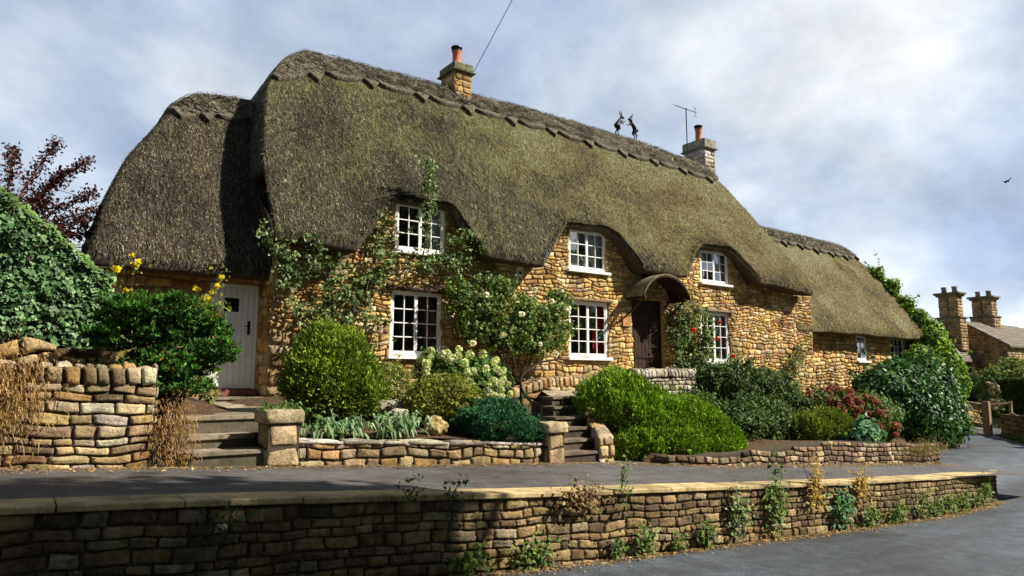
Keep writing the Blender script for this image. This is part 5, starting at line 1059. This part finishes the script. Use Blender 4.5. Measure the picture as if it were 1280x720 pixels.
q.add([(a_[0], a_[1], -1), (b2[0], b2[1], -1), (b2[0], b2[1], .22), (a_[0], a_[1], .22), (c2[0], c2[1], -1), (d2[0], d2[1], -1), (d2[0], d2[1], .22), (c2[0], c2[1], .22)], [(0, 1, 2, 3), (3, 2, 6, 7), (7, 6, 5, 4), (0, 3, 7, 4), (1, 5, 6, 2)]); q.build('wall_core', M['mortar_dark'], bw)
# clipped hedge
hd = empty('clipped_hedge', (40, 13.6, .2), 'dark clipped box shaped hedge with a sunlit top behind the rubble wall', 'hedge')
n = 16000; u = RNG.uniform(-1.2, 4.5, n); face = RNG.random(n); P = np.zeros((n, 3)); N = np.zeros((n, 3))
ax, ay = 41.2, 15.0; ux, uy = -.65, -.76   # along, towards the lane
nx_, ny_ = -.76, .65
fr = face < .6; P[fr] = np.stack([ax + ux * u[fr], ay + uy * u[fr], RNG.uniform(-.2, 1.55, fr.sum())], -1); N[fr] = (-.76, -.65, .2)
tp = ~fr; w = RNG.uniform(0, 1.6, tp.sum()); P[tp] = np.stack([ax + ux * u[tp] + .76 * w, ay + uy * u[tp] - .3 * w, RNG.uniform(1.48, 1.6, tp.sum())], -1); N[tp] = (0, 0, 1)
P += RNG.normal(0, .04, (n, 3)); link('foliage', np_mesh('foliage', *leafmesh('f', P, N, np.full(n, .12), cols(n, [((.03, .06, .012), 3), ((.06, .1, .02), 1)]), jit=.5)), M['leaf'], hd)
q = MB(); e = .08
cx = [(ax + ux * -1.15 + .1, ay + uy * -1.15), (ax + ux * 4.45 + .1, ay + uy * 4.45)]
q.add([(cx[0][0], cx[0][1], -.5), (cx[1][0], cx[1][1], -.5), (cx[1][0], cx[1][1], 1.42), (cx[0][0], cx[0][1], 1.42), (cx[0][0] + 1.2, cx[0][1] - .45, -.5), (cx[1][0] + 1.2, cx[1][1] - .45, -.5), (cx[1][0] + 1.2, cx[1][1] - .45, 1.42), (cx[0][0] + 1.2, cx[0][1] - .45, 1.42)],
      [(0, 1, 2, 3), (3, 2, 6, 7), (7, 6, 5, 4), (0, 3, 7, 4), (1, 5, 6, 2)]); q.build('core', plain('hedge_core', (.015, .02, .008), .95), hd)
shrub('pale_bush', 'rounded pale green bush behind the clipped hedge', 'bush', (44.8, 15.6, .2), [(44.8, 15.3, 1.7, 1.3, 1.3, .95), (43.9, 15.8, 1.4, .9, .9, .8)], 600, 14, .22, .13, [((.16, .22, .06), 3), ((.22, .27, .1), 2), ((.08, .12, .03), 1)], ns=6, sr=.05)
shrub('dark_bush', 'dark bush in front of the far cottage window', 'bush', (41.5, 18.0, .2), [(41.5, 18.0, 1.0, 1.6, .9, .7), (42.8, 16.9, 1.1, 1.2, .8, .7)], 550, 14, .22, .13, G_DK, ns=6, sr=.05)
pk = shrub('pink_flower_bush', 'pale pink and white flowering bush above the gate post', 'bush', (35.5, 13.4, -.4), [(35.5, 13.3, .9, .45, .45, .55), (35.6, 13.2, .35, .6, .5, .45)], 160, 12, .14, .1, G_MD, ns=5)
flowers(pk, [(35.3 + random.uniform(-.45, .45), 12.95 + random.uniform(-.2, .1), .5 + random.uniform(-.3, .9)) for _ in range(26)], .07, [((.55, .45, .45), 2), ((.6, .5, .4), 1)], size=.07)
lw = link('field_grass', np_mesh('field', [(33.5, 15.5, -.42), (36, 13.8, -.4), (44, 17, .55), (41, 21, .6)], [(0, 1, 2, 3)]), plain('dry_lawn', (.32, .24, .06), .95, var=.3, bd=.02)); lw['kind'] = 'structure'
n = 2600; P = np.stack([RNG.uniform(21.5, 30.5, n), np.zeros(n), np.zeros(n)], -1); P[:, 1] = np.interp(P[:, 0], [21.5, 27, 31], [6.3, 8.4, 11.2]) - RNG.random(n) * 1.0 + .2
P[:, 2] = hroad(P[:, 0], P[:, 1]) + RNG.uniform(0, .22, n)
gv = link('verge_plants', np_mesh('verge', *leafmesh('v', P, np.tile([-.3, -.5, 1.], (n, 1)), np.full(n, .13), cols(n, [((.15, .2, .04), 3), ((.26, .27, .07), 2), ((.08, .12, .03), 2)]), aspect=.35)), M['leaf']); tag(gv, 'yellow green verge plants along the right edge of the lane', 'verge plants', kind='stuff')
vs_ = sheet('verge', np.arange(20, 32, .5), np.linspace(0, 1, 6), lambda X, Y: X * 0, M['soil'])
me = vs_.data
for v in me.vertices:
    x, k = v.co.x, v.co.y; y = float(np.interp(x, [20, 21.5, 27, 31, 32], [5.2, 6.2, 8.3, 11.3, 12])) - k * 1.6; v.co = (x, y, float(hroad(x, y)) + .03 + .04 * math.sin(k * 3.1))
shrub('verge_shrub', 'bright yellow green shrub growing against the rubble wall at the right edge', 'shrub', (28.2, 8.7, -.6), [(28.2, 8.7, -.1, .35, .3, .5), (27.3, 8.0, -.4, .5, .4, .35)], 180, 12, .12, .1, G_YL, ns=8)

def far_house(name, label, sg, s_end, tf, tb, z_base, z_eave, z_ridge, seed, pal):
    root = empty(name, (sg, tf, z_base), label, 'cottage'); tm = (tf + tb) / 2
    slope = (z_ridge - z_eave) / (tm - tf)
    g = masonry(lambda u, v, d: (sg - d, u, v), tf, tb, z_base, z_ridge - .05, (.14, .24), (.25, .6), .03, pal, seed, top=lambda u: z_eave + slope * ((tm - tf) - abs(u - tm)), warp=.01, res=(5, 4))
    f_ = masonry(lambda u, v, d: (u, tf - d, v), sg, s_end, z_base, z_eave, (.14, .24), (.25, .6), .03, GAR, seed + 1, warp=.01, res=(5, 4), holes=[(sg + 1.05, sg + 1.65, 1.86, 2.85)] if seed == 201 else [])
    wl_ = stones('wall', join(g, f_), M['stone_garden'], root)
    q = MB(); q.prism([(tf + .01, z_base - 1), (tb, z_base - 1), (tb, z_eave), (tm, z_ridge - .06), (tf + .01, z_eave)], sg + .01, s_end, 0, (.25, .17, .1)); q.build('wall_core', M['mortar'], root)
    q = MB()
    for t0, t1, z0, z1 in ((tf - .25, tm, z_eave - .25 * slope, z_ridge), (tb + .25, tm, z_eave - .25 * slope, z_ridge)):
        q.prism([(t0, z0), (t1, z1), (t1, z1 + .1), (t0, z0 + .1)], sg - .12, s_end + .1, 0)
    rf = q.build('roof', M['slate'], root)
    q = MB()
    for sgn, tt0 in ((1, tf - .27), (-1, tb + .27)): q.prism([(tt0, z_eave - .25 * slope + .08), (tm, z_ridge + .1), (tm, z_ridge + .18), (tt0, z_eave - .25 * slope + .16)], sg - .16, sg - .02, 0)
    q.build('verge_coping', M['coping'], rf)
    return root, rf
def far_chimney(par, s0, s1, t0, t1, zb, zm, zt, seed):
    pal = [((.34, .22, .11), 2), ((.42, .3, .16), 2), ((.25, .17, .1), 1)]
    ps = []
    for (a, b_, c_, d_, z0, z1, k) in ((s0, s1, t0, t1, zb, zm, 0), (s0 + .12, s1 - .12, t0 + .12, (t0 + t1) / 2 - .03, zm + .1, zt, 1), (s0 + .12, s1 - .12, (t0 + t1) / 2 + .03, t1 - .12, zm + .1, zt, 2)):
        ps += [masonry(lambda u, v, d: (u, c_ - d, v), a, b_, z0, z1, (.16, .24), (.25, .5), .02, pal, seed + k, warp=.004, res=(5, 4)), masonry(lambda u, v, d: (a - d, u, v), c_, d_, z0, z1, (.16, .24), (.25, .5), .02, pal, seed + k + 9, warp=.004, res=(5, 4))]
    ch = stones('chimney', join(*ps), M['stone_house'], par)
    q = MB(); q.box(s0 + .01, s1 - .01, t0 + .01, t1, zb, zm - .002); q.box(s0 + .13, s1 - .13, t0 + .13, (t0 + t1) / 2 - .04, zm, zt); q.box(s0 + .13, s1 - .13, (t0 + t1) / 2 + .04, t1 - .13, zm, zt)
    q.build('core', M['mortar'], ch)
    q = MB(); q.box(s0 - .08, s1 + .08, t0 - .08, t1 + .08, zm, zm + .12, c=(.2, .16, .11), bev=.03); q.build('string_course', M['cap_stone'], ch); q = MB(); q.box(s0, s1, t0, t1, zt - .12, zt + .01, c=(.3, .22, .13), bev=.03); q.box(s0 - .1, s1 + .1, t0 - .1, t1 + .1, zt, zt + .14, c=(.25, .2, .13), bev=.03); q.build('chimney_cap', M['cap_stone'], ch)
    for k in (.27, .73):
        q = MB(); y = t0 + (t1 - t0) * k; x = (s0 + s1) / 2; q.tube([(x, y, zt + .12), (x, y, zt + .4), (x, y, zt + .55)], [.17, .15, .19], 12, c=(.25, .22, .17)); q.build('chimney_pot', M['cap_stone'], ch, smooth=True)
BR = [((.3, .19, .1), 3), ((.36, .24, .13), 2), ((.22, .15, .09), 2)]  # browns for the far gable ends, their shade painted into the stone colour
h1, rf1 = far_house('far_cottage', 'small far cottage with a narrow lit wall and twin flue chimney', 49.6, 53.4, 19.95, 22.4, .3, 3.1, 5.3, 201, BR)
far_chimney(rf1, 50.0, 51.0, 19.9, 21.3, 3.4, 5.5, 7.1, 211)
q = MB(); a = 49.6 + 1.05; q.box(a, a + .6, 19.97, 20.05, 1.86, 2.85, c=(.5, .42, .28)); w_ = q.build('window', M['coping'], h1)
q = MB(); q.box(a + .12, a + .48, 19.93, 19.965, 2.0, 2.7); q.build('pane', M['iron'], w_)
h2, rf2 = far_house('far_cottage', 'larger far stone house with slate roof and tall twin flue chimney behind the hedge', 52.3, 62, 18.2, 23.4, .3, 3.75, 5.4, 221, BR)
far_chimney(rf2, 56.2, 57.4, 20.2, 21.7, 4.6, 5.9, 7.3, 231)
far_house('far_barn', 'long low slate roofed building between the far chimneys and the picture edge', 63.0, 80, 19.5, 25, .3, 3.4, 5.6, 241, BR)
# conifer sprays at the right edge (tree stands outside the frame)
tr = empty('cedar_tree', (41.5, 9.2, -.5), 'dark cedar whose branch tips reach in at the right edge of the picture', 'tree')
q = MB(); q.tube([(41.5, 9.2, -1), (41.4, 9.2, 4), (41.3, 9.2, 9)], [.4, .28, .12], 10); tips = []
for (z, L) in ((3.2, 2.2), (4.2, 2.7), (5.3, 2.8), (6.3, 2.6), (7.6, 1.8), (4.8, 2.2)):
    for an in np.arange(0, 6.28, .7):
        an += random.uniform(-.2, .2); e = Vector((41.4 + math.cos(an) * L * .8, 9.2 + math.sin(an) * L * .8, z + random.uniform(-.1, .3))); q.tube([(41.4, 9.2, z - .3), e], [.07, .02], 5)
        tips += [Vector((41.4, 9.2, z - .3)).lerp(e, k) for k in (.45, .6, .75, .9, 1.0)]
q.build('trunk', M['bark'], tr)
P = np.array([p[:] for p in tips]); P = (P[:, None, :] + RNG.normal(0, 1, (len(P), 40, 3)) * np.array([.22, .22, .06])).reshape(-1, 3)
link('crown', np_mesh('crown', *leafmesh('c', P, np.tile([0, 0, 1.], (len(P), 1)), np.full(len(P), .12), cols(len(P), [((.02, .05, .025), 1), ((.03, .07, .03), 1)]), aspect=.35)), M['leaf'], tr)
# distant tree belt behind, one mass
n = 9000; x = RNG.uniform(60, 130, n); y = 40 + RNG.uniform(0, 25, n); P = np.stack([x, y, .5 + RNG.random(n) * (2.6 + 1.2 * np.sin(x * .3))], -1)
tb_ = link('tree_belt', np_mesh('belt', *leafmesh('b', P, np.tile([-.5, -.6, .6], (n, 1)), np.full(n, .9), cols(n, G_DK))), M['leaf']); tag(tb_, 'distant low belt of trees beyond the far houses', 'woodland', kind='stuff')
# street tree on the near side of the road: stands outside the frame and shades the left of the lane
st = empty('street_tree', (9.2, -2.6, -.5), 'broad leafy street tree on the near side of the road shading the wall', 'tree')
cb = [(8.6, -.9, 9.6, 2.6, 1.7, 1.7), (10.2, -1.6, 9.2, 1.8, 1.6, 1.6), (6.9, -1.0, 9.8, 1.6, 1.4, 1.4), (9.0, -2.2, 10.6, 2.0, 1.8, 1.4), (8.4, -2.3, 8.2, 2.2, 1.3, 1.3), (5.6, -1.8, 9.4, 1.6, 1.5, 1.3)]
foliage('crown', st, cb, 1500, 14, .35, .22, G_MD, inner=.8)
q = MB(); q.tube([(9.2, -2.6, -.8), (9.1, -2.5, 3), (8.9, -2.0, 6), (8.6, -1.4, 9)], [.32, .26, .2, .1], 12)
for e in cb: q.tube([(9.0, -2.2, 5.5), (e[0], e[1], e[2])], [.12, .04], 7)
q.build('trunk', M['bark'], st, smooth=True)

n = 30000; x = RNG.uniform(-35, 75, n); hh_ = 10.5 + 2 * np.sin(x * .35) + 1.2 * np.sin(x * .9 + 1); z = -3 + RNG.random(n) ** .8 * (hh_ + 3); y = -13 - RNG.uniform(0, 2.5, n)  # out-of-view trees added opposite to darken window reflections and ambient light
ob = link('tree_belt', np_mesh('belt', *leafmesh('b', np.stack([x, y, z], -1), np.tile([0, 1., .5], (n, 1)), np.full(n, .62), cols(n, G_DK), aspect=.8)), M['leaf']); tag(ob, 'dense unseen belt of trees added across the road to darken window reflections', 'woodland', kind='stuff')
# ------------------------------------------------------------------ light, sky, camera
sd = Vector((1.2, -1.0, 1.35)).normalized()
L = bpy.data.lights.new('sun', 'SUN'); L.energy = 5.0; L.angle = R(.5); L.color = (1, .92, .79)
so = bpy.data.objects.new('sun', L); COL.objects.link(so); so.rotation_euler = sd.to_track_quat('Z', 'Y').to_euler(); so.location = (20, -20, 30)
W = bpy.data.worlds.new('World'); S.world = W; W.use_nodes = True; nt = W.node_tree; bg = nt.nodes['Background']
sky = nd(nt, 'ShaderNodeTexSky', sky_type='NISHITA', sun_disc=False, sun_elevation=math.asin(sd.z), sun_rotation=math.atan2(sd.x, sd.y))
tc = nd(nt, 'ShaderNodeTexCoord'); sp = nd(nt, 'ShaderNodeSeparateXYZ'); nt.links.new(tc.outputs['Generated'], sp.inputs[0])
# cloud deck: project the direction on a plane overhead
mz = nd(nt, 'ShaderNodeMath', operation='MAXIMUM'); nt.links.new(sp.outputs[2], mz.inputs[0]); mz.inputs[1].default_value = 0
ad = nd(nt, 'ShaderNodeMath', operation='ADD'); nt.links.new(mz.outputs[0], ad.inputs[0]); ad.inputs[1].default_value = .55
dv = []
for i in (0, 1):
    q_ = nd(nt, 'ShaderNodeMath', operation='DIVIDE'); nt.links.new(sp.outputs[i], q_.inputs[0]); nt.links.new(ad.outputs[0], q_.inputs[1]); dv.append(q_)
cmb = nd(nt, 'ShaderNodeCombineXYZ'); nt.links.new(dv[0].outputs[0], cmb.inputs[0]); nt.links.new(dv[1].outputs[0], cmb.inputs[1])
def wn(sc, det, rough, dist=0., off=(0, 0, 0)):
    mp = nd(nt, 'ShaderNodeMapping'); mp.inputs['Location'].default_value = off; nt.links.new(cmb.outputs[0], mp.inputs[0])
    n_ = nd(nt, 'ShaderNodeTexNoise'); n_.inputs['Scale'].default_value = sc; n_.inputs['Detail'].default_value = det; n_.inputs['Roughness'].default_value = rough; n_.inputs['Distortion'].default_value = dist
    nt.links.new(mp.outputs[0], n_.inputs['Vector']); return n_.outputs['Fac']
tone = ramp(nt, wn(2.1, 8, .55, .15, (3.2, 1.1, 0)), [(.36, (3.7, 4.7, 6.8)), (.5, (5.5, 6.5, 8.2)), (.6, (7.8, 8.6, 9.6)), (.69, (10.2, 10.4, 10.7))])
tone = mixc(nt, tone, ramp(nt, wn(6.5, 7, .6, .3), [(.35, .88), (.65, 1.1)]), 1, 'MULTIPLY')
cov = ramp(nt, wn(.8, 5, .5, 0, (1, 5, 0)), [(.3, .8), (.6, 1.0)])
tone = mixc(nt, tone, ramp(nt, sp.outputs[2], [(.02, 1.25), (.22, 1.0), (.5, .95), (.8, .3)]), 1, 'MULTIPLY')  # clouds dimmed towards the zenith to cut ambient fill
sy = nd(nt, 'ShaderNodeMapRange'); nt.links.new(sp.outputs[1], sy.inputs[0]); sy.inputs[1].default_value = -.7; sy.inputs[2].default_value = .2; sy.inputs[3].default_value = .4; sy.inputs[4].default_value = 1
tone = mixc(nt, tone, sy.outputs[0], 1, 'MULTIPLY')  # unseen sky behind the camera darkened to lower the ambient light
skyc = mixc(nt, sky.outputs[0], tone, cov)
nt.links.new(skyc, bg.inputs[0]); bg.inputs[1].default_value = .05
cam = bpy.data.cameras.new('camera'); cam.sensor_width = 36; cam.lens = 870 / 1280 * 36; cam.clip_end = 3000; cam.clip_start = .1
co = bpy.data.objects.new('camera', cam); COL.objects.link(co); co.location = (0, 0, 1.64)
fwd = Vector((.5803 * math.cos(R(7.35)), .8144 * math.cos(R(7.35)), math.sin(R(7.35)))); co.rotation_euler = fwd.to_track_quat('-Z', 'Y').to_euler()
S.camera = co
S.render.engine = 'CYCLES'
S.view_settings.view_transform = 'Standard'; S.view_settings.look = 'None'; S.view_settings.exposure = .97; S.view_settings.gamma = 1
